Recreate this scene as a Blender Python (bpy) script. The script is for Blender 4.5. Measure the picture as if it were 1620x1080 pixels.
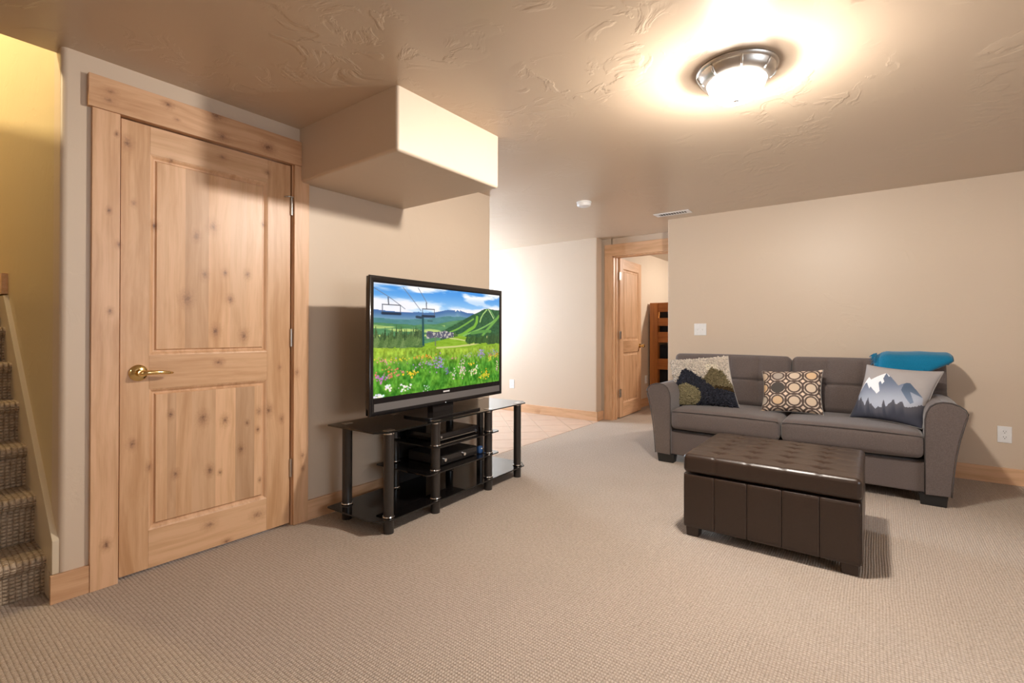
import bpy, bmesh, math, random
import numpy as np
from mathutils import Vector, Matrix
random.seed(7); rng = np.random.default_rng(7)
S = bpy.context.scene
for o in list(bpy.data.objects): bpy.data.objects.remove(o)
COL = S.collection
R = math.radians

# ------------------------------------------------------------------ camera, world, exposure
yaw, pit, roll = R(36.864), R(.234), R(.134)
fw = Vector((-math.sin(yaw)*math.cos(pit), math.cos(yaw)*math.cos(pit), math.sin(pit)))
rt = Vector((math.cos(yaw), math.sin(yaw), 0)); up = rt.cross(fw)
rt2 = rt*math.cos(roll) + up*math.sin(roll); up2 = up*math.cos(roll) - rt*math.sin(roll)
cam = bpy.data.cameras.new('camera'); camo = bpy.data.objects.new('camera', cam); COL.objects.link(camo)
mw = Matrix((rt2, up2, -fw)).transposed().to_4x4(); mw.translation = (0, 0, 1.09); camo.matrix_world = mw
cam.sensor_width = 36; cam.sensor_fit = 'HORIZONTAL'; cam.lens = 768.318/1620*36
cam.shift_x = .0001; cam.shift_y = -18.74/1620; cam.clip_start = .05
S.camera = camo
S.view_settings.view_transform = 'Standard'; S.view_settings.look = 'None'
S.view_settings.exposure = 0.08; S.view_settings.gamma = 1.0; S.view_settings.use_curve_mapping = False
W = bpy.data.worlds.new('world'); S.world = W; W.use_nodes = True
W.node_tree.nodes['Background'].inputs[0].default_value = (.9, .95, 1, 1)
W.node_tree.nodes['Background'].inputs[1].default_value = .35
LAMP_COL = (1.0, .945, .885); LAMP_STR = 85.0; BULB_W = 300.0      # the ceiling fixtures' frosted bowls
HALL_WIN = 40.0; ROOM_WIN = 9.0                    # daylight in the two window panes
STAIR_W = 700.0                                    # lamp on the floor above the stairs
# lamp of the storey above, shining down the stairwell
sl = bpy.data.lights.new('upstairs_lamp', 'POINT'); sl.energy = STAIR_W; sl.color = (1, .80, .46); sl.shadow_soft_size = .12
slo = bpy.data.objects.new('upstairs_lamp', sl); slo.location = (-3.7, -3.2, 3.75); COL.objects.link(slo)
s2_ = bpy.data.lights.new('stair_head_lamp', 'POINT'); s2_.energy = 150.0; s2_.color = (1, .78, .42); s2_.shadow_soft_size = .15
s2o = bpy.data.objects.new('stair_head_lamp', s2_); s2o.location = (-5.0, -.15, 4.3); COL.objects.link(s2o)

# ------------------------------------------------------------------ materials
def newmat(name):
    m = bpy.data.materials.new(name); m.use_nodes = True
    return m, m.node_tree, m.node_tree.nodes['Principled BSDF']
def N(nt, t, **kw):
    n = nt.nodes.new(t)
    for k, v in kw.items(): setattr(n, k, v)
    return n
def L(nt, a, b): nt.links.new(a, b)
def math_(nt, op, a, b=None, clamp=False):
    n = N(nt, 'ShaderNodeMath', operation=op, use_clamp=clamp)
    for i, v in enumerate((a, b)):
        if v is None: continue
        if isinstance(v, (int, float)): n.inputs[i].default_value = v
        else: L(nt, v, n.inputs[i])
    return n.outputs[0]
def mixc(nt, f, a, b):
    n = N(nt, 'ShaderNodeMix', data_type='RGBA')
    for i, v in ((0, f), (6, a), (7, b)):
        if isinstance(v, (int, float)): n.inputs[i].default_value = v
        elif isinstance(v, tuple): n.inputs[i].default_value = (*v[:3], 1)
        else: L(nt, v, n.inputs[i])
    return n.outputs[2]
def noise(nt, vec, scale, detail=3, rough=.5, dist=0):
    n = N(nt, 'ShaderNodeTexNoise'); n.inputs['Scale'].default_value = scale
    n.inputs['Detail'].default_value = detail; n.inputs['Roughness'].default_value = rough; n.inputs['Distortion'].default_value = dist
    if vec is not None: L(nt, vec, n.inputs['Vector'])
    return n
def vscale(nt, vec, s):
    n = N(nt, 'ShaderNodeVectorMath', operation='MULTIPLY'); L(nt, vec, n.inputs[0]); n.inputs[1].default_value = s
    return n.outputs[0]
def maprange(nt, v, a, b, c, d):
    n = N(nt, 'ShaderNodeMapRange'); L(nt, v, n.inputs[0])
    for i, q in enumerate((a, b, c, d)): n.inputs[i+1].default_value = q
    return n.outputs[0]
def bump(nt, bs, h, strength, dist):
    n = N(nt, 'ShaderNodeBump'); n.inputs['Strength'].default_value = strength; n.inputs['Distance'].default_value = dist
    L(nt, h, n.inputs['Height']); L(nt, n.outputs[0], bs.inputs['Normal'])
def objco(nt): return N(nt, 'ShaderNodeTexCoord').outputs['Object']
def flat(name, col, rough=.5, metal=0, spec=.5, nscale=0, namp=.08, bmp=0):
    m, nt, bs = newmat(name)
    bs.inputs['Roughness'].default_value = rough; bs.inputs['Metallic'].default_value = metal
    bs.inputs['Specular IOR Level'].default_value = spec
    v = objco(nt); n = noise(nt, v, nscale or 40)
    lo = tuple(c*(1-namp) for c in col); hi = tuple(min(1, c*(1+namp)) for c in col)
    L(nt, mixc(nt, n.outputs[0], lo, hi), bs.inputs['Base Color'])
    if bmp: bump(nt, bs, n.outputs[0], bmp, .002)
    return m
def paint(name, col, rough=.5, trowel=.35, spec=.4, scale=1.0):
    m, nt, bs = newmat(name); v = objco(nt)
    big = noise(nt, v, 1.3*scale, 4)
    L(nt, mixc(nt, big.outputs[0], tuple(c*.97 for c in col), tuple(c*1.03 for c in col)), bs.inputs['Base Color'])
    bs.inputs['Roughness'].default_value = rough; bs.inputs['Specular IOR Level'].default_value = spec
    a = noise(nt, v, 5*scale, 5, .55, 1.2); b = noise(nt, v, 2.3*scale, 2, .5)
    ridge = maprange(nt, a.outputs[0], .50, .56, 0, 1)
    msk = maprange(nt, b.outputs[0], .48, .62, 0, 1)
    h = math_(nt, 'MULTIPLY', ridge, msk)
    h = math_(nt, 'ADD', h, math_(nt, 'MULTIPLY', noise(nt, v, 2.2*scale, 2).outputs[0], .9))
    bump(nt, bs, h, trowel, .012)
    return m
def wood(name, light=(.70, .435, .258), mid=(.47, .25, .12), knot=(.115, .045, .026), grain='Z', plane='YZ', knots=(), rnd=True, rough=.38, seed=0.0):
    m, nt, bs = newmat(name); v = objco(nt)
    oi = N(nt, 'ShaderNodeObjectInfo')
    off = N(nt, 'ShaderNodeVectorMath', operation='ADD'); L(nt, v, off.inputs[0])
    comb = N(nt, 'ShaderNodeCombineXYZ'); r7 = math_(nt, 'MULTIPLY', oi.outputs['Random'], 37.0)
    for i in range(3): L(nt, r7, comb.inputs[i])
    L(nt, comb.outputs[0], off.inputs[1]); p = off.outputs[0]
    st = {'X': (1.1, 16, 16), 'Y': (16, 1.1, 16), 'Z': (16, 16, 1.1)}[grain]
    warp = noise(nt, p, 1.6, 2)
    w2 = N(nt, 'ShaderNodeVectorMath', operation='MULTIPLY_ADD'); L(nt, warp.outputs['Color'], w2.inputs[0])
    w2.inputs[1].default_value = (.10, .10, .10); L(nt, p, w2.inputs[2])
    g1 = noise(nt, vscale(nt, w2.outputs[0], st), 1.6, 4, .6)
    st2 = tuple(a*5 if a > 5 else a for a in st)
    g2 = noise(nt, vscale(nt, p, st2), 2.0, 3, .6)
    f = math_(nt, 'ADD', maprange(nt, g1.outputs[0], .36, .70, 0, .8), math_(nt, 'MULTIPLY', math_(nt, 'SUBTRACT', g2.outputs[0], .5), .5), True)
    tone = maprange(nt, oi.outputs['Random'], 0, 1, -.22, .28)
    f = math_(nt, 'ADD', f, tone, True)
    c = mixc(nt, f, light, mid)
    dark = None; halo = None
    sc = [1, 1, 1]; sc['XYZ'.index(grain)] = .68
    wob = noise(nt, v, 110, 3); wobv = maprange(nt, wob.outputs[0], .3, .7, -.38, .38)
    def addk(d, r):
        nonlocal dark, halo
        dd = math_(nt, 'ADD', d, math_(nt, 'MULTIPLY', wobv, r))
        q = .55+.45*random.random()
        k = math_(nt, 'MAXIMUM', maprange(nt, dd, r*.62, r*.25, 0, q), maprange(nt, dd, r*1.25, r*.6, 0, .42*q)); hl = maprange(nt, dd, r*2.8, r*.7, 0, .55*q)
        dark = k if dark is None else math_(nt, 'MAXIMUM', dark, k)
        halo = hl if halo is None else math_(nt, 'MAXIMUM', halo, hl)
    for (a, b, r) in knots:
        ctr = {'YZ': (0, a, b), 'XZ': (a, 0, b)}[plane]; z = list(sc)
        z[{'YZ': 0, 'XZ': 1}[plane]] = 0
        s = N(nt, 'ShaderNodeVectorMath', operation='SUBTRACT'); L(nt, v, s.inputs[0]); s.inputs[1].default_value = ctr
        ln = N(nt, 'ShaderNodeVectorMath', operation='LENGTH'); L(nt, vscale(nt, s.outputs[0], tuple(z)), ln.inputs[0])
        addk(ln.outputs['Value'], r)
    if rnd:
        vo = N(nt, 'ShaderNodeTexVoronoi'); vo.inputs['Scale'].default_value = 1.0
        L(nt, vscale(nt, p, tuple(5.5 if a == 1 else 3.2 for a in sc)), vo.inputs['Vector'])
        sp = N(nt, 'ShaderNodeSeparateColor'); L(nt, vo.outputs['Color'], sp.inputs[0])
        gate = math_(nt, 'GREATER_THAN', sp.outputs[0], .62)
        d = math_(nt, 'ADD', vo.outputs['Distance'], math_(nt, 'MULTIPLY', wobv, .04))
        k = math_(nt, 'MULTIPLY', maprange(nt, d, .075, .03, 0, 1), gate); hl = math_(nt, 'MULTIPLY', maprange(nt, d, .26, .06, 0, .5), gate)
        dark = k if dark is None else math_(nt, 'MAXIMUM', dark, k)
        halo = hl if halo is None else math_(nt, 'MAXIMUM', halo, hl)
    if dark is not None:
        c = mixc(nt, halo, c, (mid[0]*.70, mid[1]*.60, mid[2]*.56)); c = mixc(nt, math_(nt, 'MULTIPLY', dark, .85), c, knot)
    L(nt, c, bs.inputs['Base Color']); bs.inputs['Roughness'].default_value = rough
    bump(nt, bs, g2.outputs[0], .06, .002)
    return m
def carpet(name, light, dark, pitch, strength=.8):
    m, nt, bs = newmat(name); v = objco(nt)
    wv = noise(nt, v, 3.0, 2)
    w2 = N(nt, 'ShaderNodeVectorMath', operation='MULTIPLY_ADD'); L(nt, wv.outputs['Color'], w2.inputs[0])
    w2.inputs[1].default_value = (.012, .012, .012); L(nt, v, w2.inputs[2])
    sx = N(nt, 'ShaderNodeSeparateXYZ'); L(nt, w2.outputs[0], sx.inputs[0])
    k = math.pi/pitch
    xx = math_(nt, 'ADD', sx.outputs[0], sx.outputs[2])
    a = math_(nt, 'ABSOLUTE', math_(nt, 'SINE', math_(nt, 'MULTIPLY', xx, k)))
    b = math_(nt, 'ABSOLUTE', math_(nt, 'SINE', math_(nt, 'MULTIPLY', sx.outputs[1], k*.8)))
    h = math_(nt, 'MULTIPLY', a, b)
    h = math_(nt, 'ADD', math_(nt, 'POWER', h, .6), math_(nt, 'MULTIPLY', math_(nt, 'SUBTRACT', noise(nt, v, 260, 2).outputs[0], .5), .5))
    fleck = noise(nt, v, .9/pitch, 2, .7); big = noise(nt, v, 1.1, 3)
    f = math_(nt, 'ADD', maprange(nt, fleck.outputs[0], .35, .7, 0, .55), math_(nt, 'MULTIPLY', math_(nt, 'SUBTRACT', 1.0, h), .5), True)
    f = math_(nt, 'ADD', f, maprange(nt, big.outputs[0], .3, .7, -.08, .08), True)
    L(nt, mixc(nt, f, light, dark), bs.inputs['Base Color'])
    bs.inputs['Roughness'].default_value = .95; bs.inputs['Specular IOR Level'].default_value = .1
    bump(nt, bs, h, strength, pitch*.5)
    return m
def vcol(name, rough=.9, emit=0, bmp=0, spec=.2):
    m, nt, bs = newmat(name)
    a = N(nt, 'ShaderNodeVertexColor', layer_name='Col')
    L(nt, a.outputs[0], bs.inputs['Base Color']); bs.inputs['Roughness'].default_value = rough
    bs.inputs['Specular IOR Level'].default_value = spec
    if emit:
        L(nt, a.outputs[0], bs.inputs['Emission Color']); bs.inputs['Emission Strength'].default_value = emit
        bs.inputs['Base Color'].default_value = (0, 0, 0, 1); nt.links.remove(bs.inputs['Base Color'].links[0])
    if bmp: bump(nt, bs, noise(nt, objco(nt), 420, 2).outputs[0], bmp, .002)
    return m
def fabric(name, col, amp=.16):
    m, nt, bs = newmat(name); v = objco(nt)
    a = noise(nt, vscale(nt, v, (1, 1, .35)), 330, 2, .7); b = noise(nt, vscale(nt, v, (.35, 1, 1)), 330, 2, .7); c = noise(nt, v, 8, 2)
    f = math_(nt, 'ADD', math_(nt, 'MULTIPLY', a.outputs[0], .5), math_(nt, 'MULTIPLY', b.outputs[0], .5))
    f = math_(nt, 'ADD', maprange(nt, f, .38, .62, 0, 1), math_(nt, 'MULTIPLY', math_(nt, 'SUBTRACT', c.outputs[0], .5), .3), True)
    L(nt, mixc(nt, f, tuple(x*(1-amp) for x in col), tuple(x*(1+amp) for x in col)), bs.inputs['Base Color'])
    bs.inputs['Roughness'].default_value = .9; bs.inputs['Specular IOR Level'].default_value = .15
    bs.inputs['Sheen Weight'].default_value = .25; bs.inputs['Sheen Roughness'].default_value = .5
    bump(nt, bs, f, .25, .0015)
    return m
def emission(name, col, st):
    m = bpy.data.materials.new(name); m.use_nodes = True; nt = m.node_tree
    nt.nodes.remove(nt.nodes['Principled BSDF']); e = N(nt, 'ShaderNodeEmission')
    e.inputs[0].default_value = (*col, 1); e.inputs[1].default_value = st
    L(nt, e.outputs[0], nt.nodes['Material Output'].inputs[0]); return m

WALLC = (.61, .492, .378)
M = {}
M['wall'] = paint('wall_paint', WALLC, .42, .10, .35)
M['ceil'] = paint('ceiling_paint', (.55, .43, .315), .29, .16, .5)
M['stairwall'] = paint('stair_wall_paint', (.60, .49, .29), .42, .10, .35)
M['carpet'] = carpet('loop_carpet', (.62, .522, .44), (.35, .275, .215), .0105)
M['stair_carpet'] = carpet('stair_loop_carpet', (.62, .49, .36), (.27, .19, .125), .015, 1.0)
M['tile'] = flat('ceramic_tile', (.56, .395, .295), .35, 0, .5, 7, .14)
M['grout'] = flat('tile_grout', (.76, .67, .56), .9)
M['base'] = wood('baseboard_wood_y', grain='Y'); M['basex'] = wood('baseboard_wood_x', grain='X')
M['casez'] = wood('casing_wood_z', grain='Z'); M['casex'] = wood('casing_wood_x', grain='X')
M['bunk'] = wood('bunk_wood', light=(.52, .20, .05), mid=(.34, .115, .027), grain='Z'); M['bunkx'] = wood('bunk_wood_x', light=(.52, .20, .05), mid=(.34, .115, .027), grain='X')
M['skirt'] = paint('skirt_paint', (.62, .52, .38), .4, .02)
M['white'] = flat('white_plastic', (.80, .79, .78), .35)
M['slot'] = flat('dark_slot', (.02, .02, .02), .6)
M['brass'] = flat('polished_brass', (.83, .62, .28), .16, 1.0)
M['nickel'] = flat('brushed_nickel', (.62, .59, .55), .38, 1.0)
M['hinge'] = flat('steel_hinge', (.55, .52, .48), .3, 1.0)
M['chrome'] = flat('chrome', (.75, .75, .75), .12, 1.0)
M['bglass'] = flat('black_glass', (.006, .005, .005), .04, 0, .6)
M['bmetal'] = flat('black_gloss_tube', (.022, .018, .016), .28, 0, .6)
M['bplastic'] = flat('gloss_black_plastic', (.012, .010, .010), .16, 0, .5)
M['mplastic'] = flat('matte_black_plastic', (.018, .016, .016), .5)
M['grille'] = flat('grey_speaker_grille', (.13, .12, .115), .55, 0, .4, 500, .25)
M['badge'] = flat('badge_silver', (.75, .74, .74), .4)
M['leather'] = flat('brown_leather', (.034, .019, .013), .34, 0, .5, 160, .2, .10)
M['sofa'] = fabric('grey_upholstery', (.122, .096, .088))
M['piping'] = flat('sofa_piping', (.075, .062, .058), .85)
M['sofaleg'] = flat('black_sofa_leg', (.012, .011, .011), .5)
M['teal'] = fabric('teal_knit', (.004, .155, .29), .12)
M['blue'] = flat('blue_plastic', (.025, .075, .20), .4)
M['linen'] = fabric('dark_linen', (.02, .022, .03), .2)
def frosted(name, st):
    m = emission(name, LAMP_COL, st); nt = m.node_tree; e = [n for n in nt.nodes if n.type == 'EMISSION'][0]
    t = N(nt, 'ShaderNodeBsdfTransparent'); t.inputs[0].default_value = (1, .98, .95, 1); mx = N(nt, 'ShaderNodeMixShader'); mx.inputs[0].default_value = .45
    L(nt, t.outputs[0], mx.inputs[1]); L(nt, e.outputs[0], mx.inputs[2]); L(nt, mx.outputs[0], nt.nodes['Material Output'].inputs[0]); return m
M['bowl'] = frosted('frosted_bowl_glow', LAMP_STR)
M['bowl_fill'] = frosted('frosted_bowl_glow_fill', LAMP_STR*.22)
M['bowl_bed'] = frosted('frosted_bowl_glow_bedroom', LAMP_STR*1.0)
M['hallpane'] = emission('daylit_pane_hall', (.66, .82, 1.0), HALL_WIN)
M['roompane'] = emission('daylit_pane_room', (.80, .90, 1.0), ROOM_WIN)
M['winframe'] = flat('window_frame_white', (.75, .74, .72), .4)
M['led'] = emission('standby_light', (1, 1, 1), 1.5)

# ------------------------------------------------------------------ mesh helpers
def link(name, me, mat, parent=None, smooth=False, loc=None):
    o = bpy.data.objects.new(name, me); COL.objects.link(o)
    if mat is not None: me.materials.append(mat)
    if parent is not None: o.parent = parent
    if loc is not None: o.location = loc
    if smooth:
        for p in me.polygons: p.use_smooth = True
        if smooth is not True:
            me.set_sharp_from_angle(angle=R(smooth))
            wn = o.modifiers.new('weighted_normals', 'WEIGHTED_NORMAL'); wn.keep_sharp = True; wn.weight = 80
    return o
def fin(name, bm, mat, parent=None, smooth=False, bevel=0, seg=2):
    bmesh.ops.recalc_face_normals(bm, faces=bm.faces)
    if bevel: bmesh.ops.bevel(bm, geom=list(bm.edges), offset=bevel, segments=seg, profile=.5, affect='EDGES', clamp_overlap=True)
    me = bpy.data.meshes.new(name); bm.to_mesh(me); bm.free()
    return link(name, me, mat, parent, smooth if smooth else (35 if bevel else False))
def bbox(bm, lo, hi):
    r = bmesh.ops.create_cube(bm, size=1)
    for v in r['verts']:
        v.co = Vector([(lo[i]+hi[i])/2 + v.co[i]*(hi[i]-lo[i]) for i in range(3)])
    return r['verts']
def box(name, lo, hi, mat, parent=None, bevel=.002, seg=2):
    bm = bmesh.new(); bbox(bm, lo, hi); return fin(name, bm, mat, parent, False, bevel, seg)
def boxes(name, lst, mat, parent=None, bevel=0):
    bm = bmesh.new()
    for lo, hi in lst: bbox(bm, lo, hi)
    return fin(name, bm, mat, parent, False, bevel)
def cyl(bm, p0, p1, r0, r1=None, n=20):
    p0, p1 = Vector(p0), Vector(p1); r1 = r0 if r1 is None else r1
    q = (p1-p0).to_track_quat('Z', 'Y').to_matrix()
    a = [bm.verts.new(p0 + q @ Vector((math.cos(2*math.pi*i/n)*r0, math.sin(2*math.pi*i/n)*r0, 0))) for i in range(n)]
    b = [bm.verts.new(p1 + q @ Vector((math.cos(2*math.pi*i/n)*r1, math.sin(2*math.pi*i/n)*r1, 0))) for i in range(n)]
    for i in range(n): bm.faces.new((a[i], a[(i+1) % n], b[(i+1) % n], b[i]))
    bm.faces.new(a[::-1]); bm.faces.new(b)
def tube(name, p0, p1, r, mat, parent=None, r1=None, n=20):
    bm = bmesh.new(); cyl(bm, p0, p1, r, r1, n); return fin(name, bm, mat, parent, 40)
def polytube(bm, pts, r, n=8, closed=False):
    pts = [Vector(p) for p in pts]; rings = []
    for i, p in enumerate(pts):
        a = pts[i-1] if (i or closed) else p; b = pts[(i+1) % len(pts)] if (i < len(pts)-1 or closed) else p
        q = (b-a).to_track_quat('Z', 'Y').to_matrix()
        rr = r[i] if isinstance(r, (list, tuple)) else r
        rings.append([bm.verts.new(p + q @ Vector((math.cos(2*math.pi*k/n)*rr, math.sin(2*math.pi*k/n)*rr, 0))) for k in range(n)])
    m = len(rings)
    for i in range(m if closed else m-1):
        A, B = rings[i], rings[(i+1) % m]
        for k in range(n): bm.faces.new((A[k], A[(k+1) % n], B[(k+1) % n], B[k]))
    if not closed: bm.faces.new(rings[0][::-1]); bm.faces.new(rings[-1])
def lathe(name, prof, mat, parent=None, loc=(0, 0, 0), n=48, smooth=40):
    bm = bmesh.new(); rings = []
    for r, z in prof:
        if r < 1e-5: rings.append([bm.verts.new((loc[0], loc[1], loc[2]+z))])
        else: rings.append([bm.verts.new((loc[0]+r*math.cos(2*math.pi*k/n), loc[1]+r*math.sin(2*math.pi*k/n), loc[2]+z)) for k in range(n)])
    for A, B in zip(rings[:-1], rings[1:]):
        for k in range(n):
            a = A[k % len(A)], A[(k+1) % len(A)]; b = B[k % len(B)], B[(k+1) % len(B)]
            f = [a[0]]
            if len(A) > 1: f.append(a[1])
            if len(B) > 1: f.append(b[1])
            f.append(b[0])
            if len(f) > 2: bm.faces.new(f)
    return fin(name, bm, mat, parent, smooth)
def prism(name, poly, z0, z1, mat, parent=None, smooth=35, axis='Z', bevel=0):
    def P(a, b, c): return {'Z': (a, b, c), 'Y': (a, c, b), 'X': (c, a, b)}[axis]
    bm = bmesh.new()
    A = [bm.verts.new(P(p[0], p[1], z0)) for p in poly]; B = [bm.verts.new(P(p[0], p[1], z1)) for p in poly]
    n = len(poly)
    for i in range(n): bm.faces.new((A[i], A[(i+1) % n], B[(i+1) % n], B[i]))
    bm.faces.new(A[::-1]); bm.faces.new(B)
    return fin(name, bm, mat, parent, smooth, bevel)
def roundpoly(pts, rad, n=6):
    out = []; m = len(pts)
    for i in range(m):
        r = rad[i] if isinstance(rad, (list, tuple)) else rad
        p = Vector(pts[i]); a = (Vector(pts[i-1])-p).normalized(); b = (Vector(pts[(i+1) % m])-p).normalized()
        if r <= 0: out.append(tuple(p)); continue
        ang = a.angle(b); t = r/math.tan(ang/2); c = p + (a+b).normalized()*(r/math.sin(ang/2))
        s, e = p+a*t, p+b*t; a0 = math.atan2(s.y-c.y, s.x-c.x); a1 = math.atan2(e.y-c.y, e.x-c.x)
        d = (a1-a0+math.pi) % (2*math.pi) - math.pi
        for k in range(n+1): out.append((c.x+r*math.cos(a0+d*k/n), c.y+r*math.sin(a0+d*k/n)))
    return out
def rbox(name, ctr, half, r, mat, parent=None, bulge=(0, 0, 0), cuts=12, fn=None, rot=None):
    bm = bmesh.new(); bmesh.ops.create_cube(bm, size=2)
    bmesh.ops.subdivide_edges(bm, edges=list(bm.edges), cuts=cuts, use_grid_fill=True)
    for v in bm.verts:
        u = v.co.copy()
        # denser towards the edges so the rounding is smooth
        g = Vector([math.copysign(1-(1-abs(c))**1.35, c) if abs(c) < 1 else c for c in u])
        p = Vector([g[i]*half[i] for i in range(3)])
        inn = Vector([max(-(half[i]-r), min(half[i]-r, p[i])) for i in range(3)])
        d = p-inn
        if d.length > 1e-9: p = inn + d.normalized()*r
        a, b, c = g
        p.x += math.copysign(bulge[0]*(1-b*b)*(1-c*c), a) if abs(u.x) > .999 else 0
        p.y += math.copysign(bulge[1]*(1-a*a)*(1-c*c), b) if abs(u.y) > .999 else 0
        p.z += math.copysign(bulge[2]*(1-a*a)*(1-b*b), c) if abs(u.z) > .999 else 0
        if fn: p = fn(p, u, g)
        if rot: p = rot @ p
        v.co = p + Vector(ctr)
    return fin(name, bm, mat, parent, True)
def empty(name, loc, rz=0):
    o = bpy.data.objects.new(name, None); COL.objects.link(o); o.location = loc; o.rotation_euler = (0, 0, rz); o.empty_display_size = .1
    return o
def tag(o, label, cat, group=None, kind=None):
    o['label'] = label; o['category'] = cat
    if group: o['group'] = group
    if kind: o['kind'] = kind
    return o
def struct(o, label, cat):
    return tag(o, label, cat, None, 'structure')
def setcol(me, cols):
    a = me.color_attributes.new('Col', 'FLOAT_COLOR', 'POINT')
    c = np.ones((len(me.vertices), 4), np.float32); c[:, :3] = cols; a.data.foreach_set('color', c.ravel())
def lin(c):
    c = np.asarray(c, float)/255.0; return np.where(c <= .04045, c/12.92, ((c+.055)/1.055)**2.4)

H = 2.242; WX = -2.634; YS = 4.945; YH = 5.368; YD = 5.55
# ------------------------------------------------------------------ setting
bm = bmesh.new()
def poly(bm, pts): bm.faces.new([bm.verts.new(p) for p in pts])
fl = box('floor', (-2.69, -3.2, -.06), (3.0, YS+.02, 0), M['carpet'], None, 0)
fl2 = boxes('floor', [((-2.69, YS+.02, -.06), (-1.5, YD, 0)), ((-2.76, YH+.02, -.06), (-2.69, YD, 0))], M['carpet'])
fl3 = box('floor', (-2.72, YD, -.06), (1.5, 9.6, 0), M['carpet'], None, 0)
struct(fl, 'beige looped-pile carpet covering the floor of the living area', 'floor')
struct(fl2, 'strip of beige carpet in the passage before the far bedroom door', 'floor')
struct(fl3, 'beige bedroom carpet seen through the far doorway', 'floor')
fls = box('floor', (-6.0, -.6, -.06), (-2.69, .5, -.001), M['carpet'], None, 0); struct(fls, 'carpeted floor under the staircase', 'floor')
ft = struct(box('floor', (-5.6, .62, -.06), (-2.69, YH+.02, -.006), M['grout'], None, 0), 'tan ceramic tile floor of the hall laid on the diagonal', 'floor')
ft.name = 'floor_tile'
# tiles: 45 degree grid, each tile clipped to the hall
def clip(poly_, f):
    out = []
    for i in range(len(poly_)):
        a, b = poly_[i], poly_[(i+1) % len(poly_)]; fa, fb = f(a), f(b)
        if fa >= 0: out.append(a)
        if (fa >= 0) != (fb >= 0):
            t = fa/(fa-fb); out.append((a[0]+(b[0]-a[0])*t, a[1]+(b[1]-a[1])*t))
    return out
TS = .3394; GW = .004; s2 = math.sqrt(.5)
for i in range(-26, 26):
    for j in range(-26, 26):
        a0, a1 = 1.55*s2+i*TS+GW, 1.55*s2+(i+1)*TS-GW      # along (1,1)/sqrt2
        b0, b1 = j*TS+GW+.11, (j+1)*TS-GW+.11                # along (-1,1)/sqrt2
        pl = [((a-b)*s2, (a+b)*s2) for a, b in ((a0, b0), (a1, b0), (a1, b1), (a0, b1))]
        for f in (lambda p: -2.70-p[0], lambda p: p[0]+5.55, lambda p: p[1]-2.0, lambda p: YH-p[1]):
            pl = clip(pl, f)
            if len(pl) < 3: break
        if len(pl) < 3: continue
        ar = abs(sum(pl[k][0]*pl[(k+1) % len(pl)][1]-pl[(k+1) % len(pl)][0]*pl[k][1] for k in range(len(pl))))/2
        if ar < .001: continue
        prism('tile', pl, -.006, 0, M['tile'], ft, False)

# ceiling (L shape) with the stairwell left open
cl = prism('ceiling', [(-2.72, -3.2), (3.0, -3.2), (3.0, 9.6), (-5.6, 9.6), (-5.6, .60), (-2.72, .60)], H, H+.26, M['ceil'], None, False)
struct(cl, 'tan hand-trowelled ceiling over the living area and hall', 'ceiling')
# door wall with a doorway; bullnosed ends
DY0, DY1, DZ = .655, 1.452, 2.035
bm = bmesh.new()
def prism_into(bm, poly_, z0, z1):
    A = [bm.verts.new((p[0], p[1], z0)) for p in poly_]; B = [bm.verts.new((p[0], p[1], z1)) for p in poly_]; n = len(poly_)
    for i in range(n): bm.faces.new((A[i], A[(i+1) % n], B[(i+1) % n], B[i]))
    bm.faces.new(A[::-1]); bm.faces.new(B)
TH = .12
prism_into(bm, roundpoly([(WX-TH, .473), (WX, .473), (WX, DY0), (WX-TH, DY0)], [0, .022, 0, 0]), 0, H+.02)
prism_into(bm, roundpoly([(WX-TH, DY1), (WX, DY1), (WX, 3.206), (WX-.075, 3.206), (WX-TH, 3.206)], [0, 0, .022, 0, .022]), 0, H+.02)
bbox(bm, (WX-TH, DY0, DZ), (WX, DY1, H+.02))
wl = fin('wall_left', bm, M['wall'], None, 35)
struct(wl, 'tan wall with the knotty wood door, behind the television', 'wall')
struct(box('wall_closet', (WX-.75, DY0-.05, 0), (WX-.70, DY1+.05, H), M['wall'], None, 0), 'closet wall behind the closed door', 'wall')
ws = box('wall_stair', (-6.0, .4745, 0), (-2.68, .61, 5.2), M['stairwall'], None, 0); struct(ws, 'tall tan stairwell wall lit from the storey above', 'wall')
struct(prism('wall_stair_near', [(-6.0, 0), (-2.72, 0), (-2.72, 2.312), (-6.0, 3.25)], -.62, -.50, M['stairwall'], None, False, 'Y'), 'unseen wall on the open side of the staircase, top sloped to cast shade', 'wall')  # out of view; top edge shaped to cast the slanting shadow on wall_stair
struct(box('wall_stair_top', (-6.1, -4.2, 0), (-5.98, .62, 5.2), M['stairwall'], None, 0), 'end wall at the head of the stairs', 'wall')
struct(box('wall_sofa', (-1.71, YS, 0), (3.0, YS+.12, H+.02), M['wall'], None, .012), 'tan wall behind the grey sofa', 'wall')
struct(box('wall_passage', (-1.715, YS+.1, 0), (-1.60, YD+.14, H+.02), M['wall'], None, 0), 'short wall returning from the sofa wall to the bedroom door', 'wall')
struct(box('wall_hall', (-5.6, YH, 0), (-2.73, YH+.14, H+.02), M['wall'], None, .018), 'tan hall wall beyond the tiled floor', 'wall')
D2L, D2R, D2Z = -2.612, -1.835, 2.03
struct(boxes('wall_bedroom_front', [((-2.80, YD, 0), (D2L, YD+.12, H+.02)), ((D2R, YD, 0), (-1.65, YD+.12, H+.02)), ((D2L-.01, YD, D2Z), (D2R+.01, YD+.12, H+.02))], M['wall']), 'tan wall around the far bedroom doorway', 'wall')
struct(box('wall_bedroom_side', (-2.84, YD+.10, 0), (-2.72, 9.6, H+.02), M['wall'], None, 0), 'tan bedroom side wall beside the bunk bed', 'wall')
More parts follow.
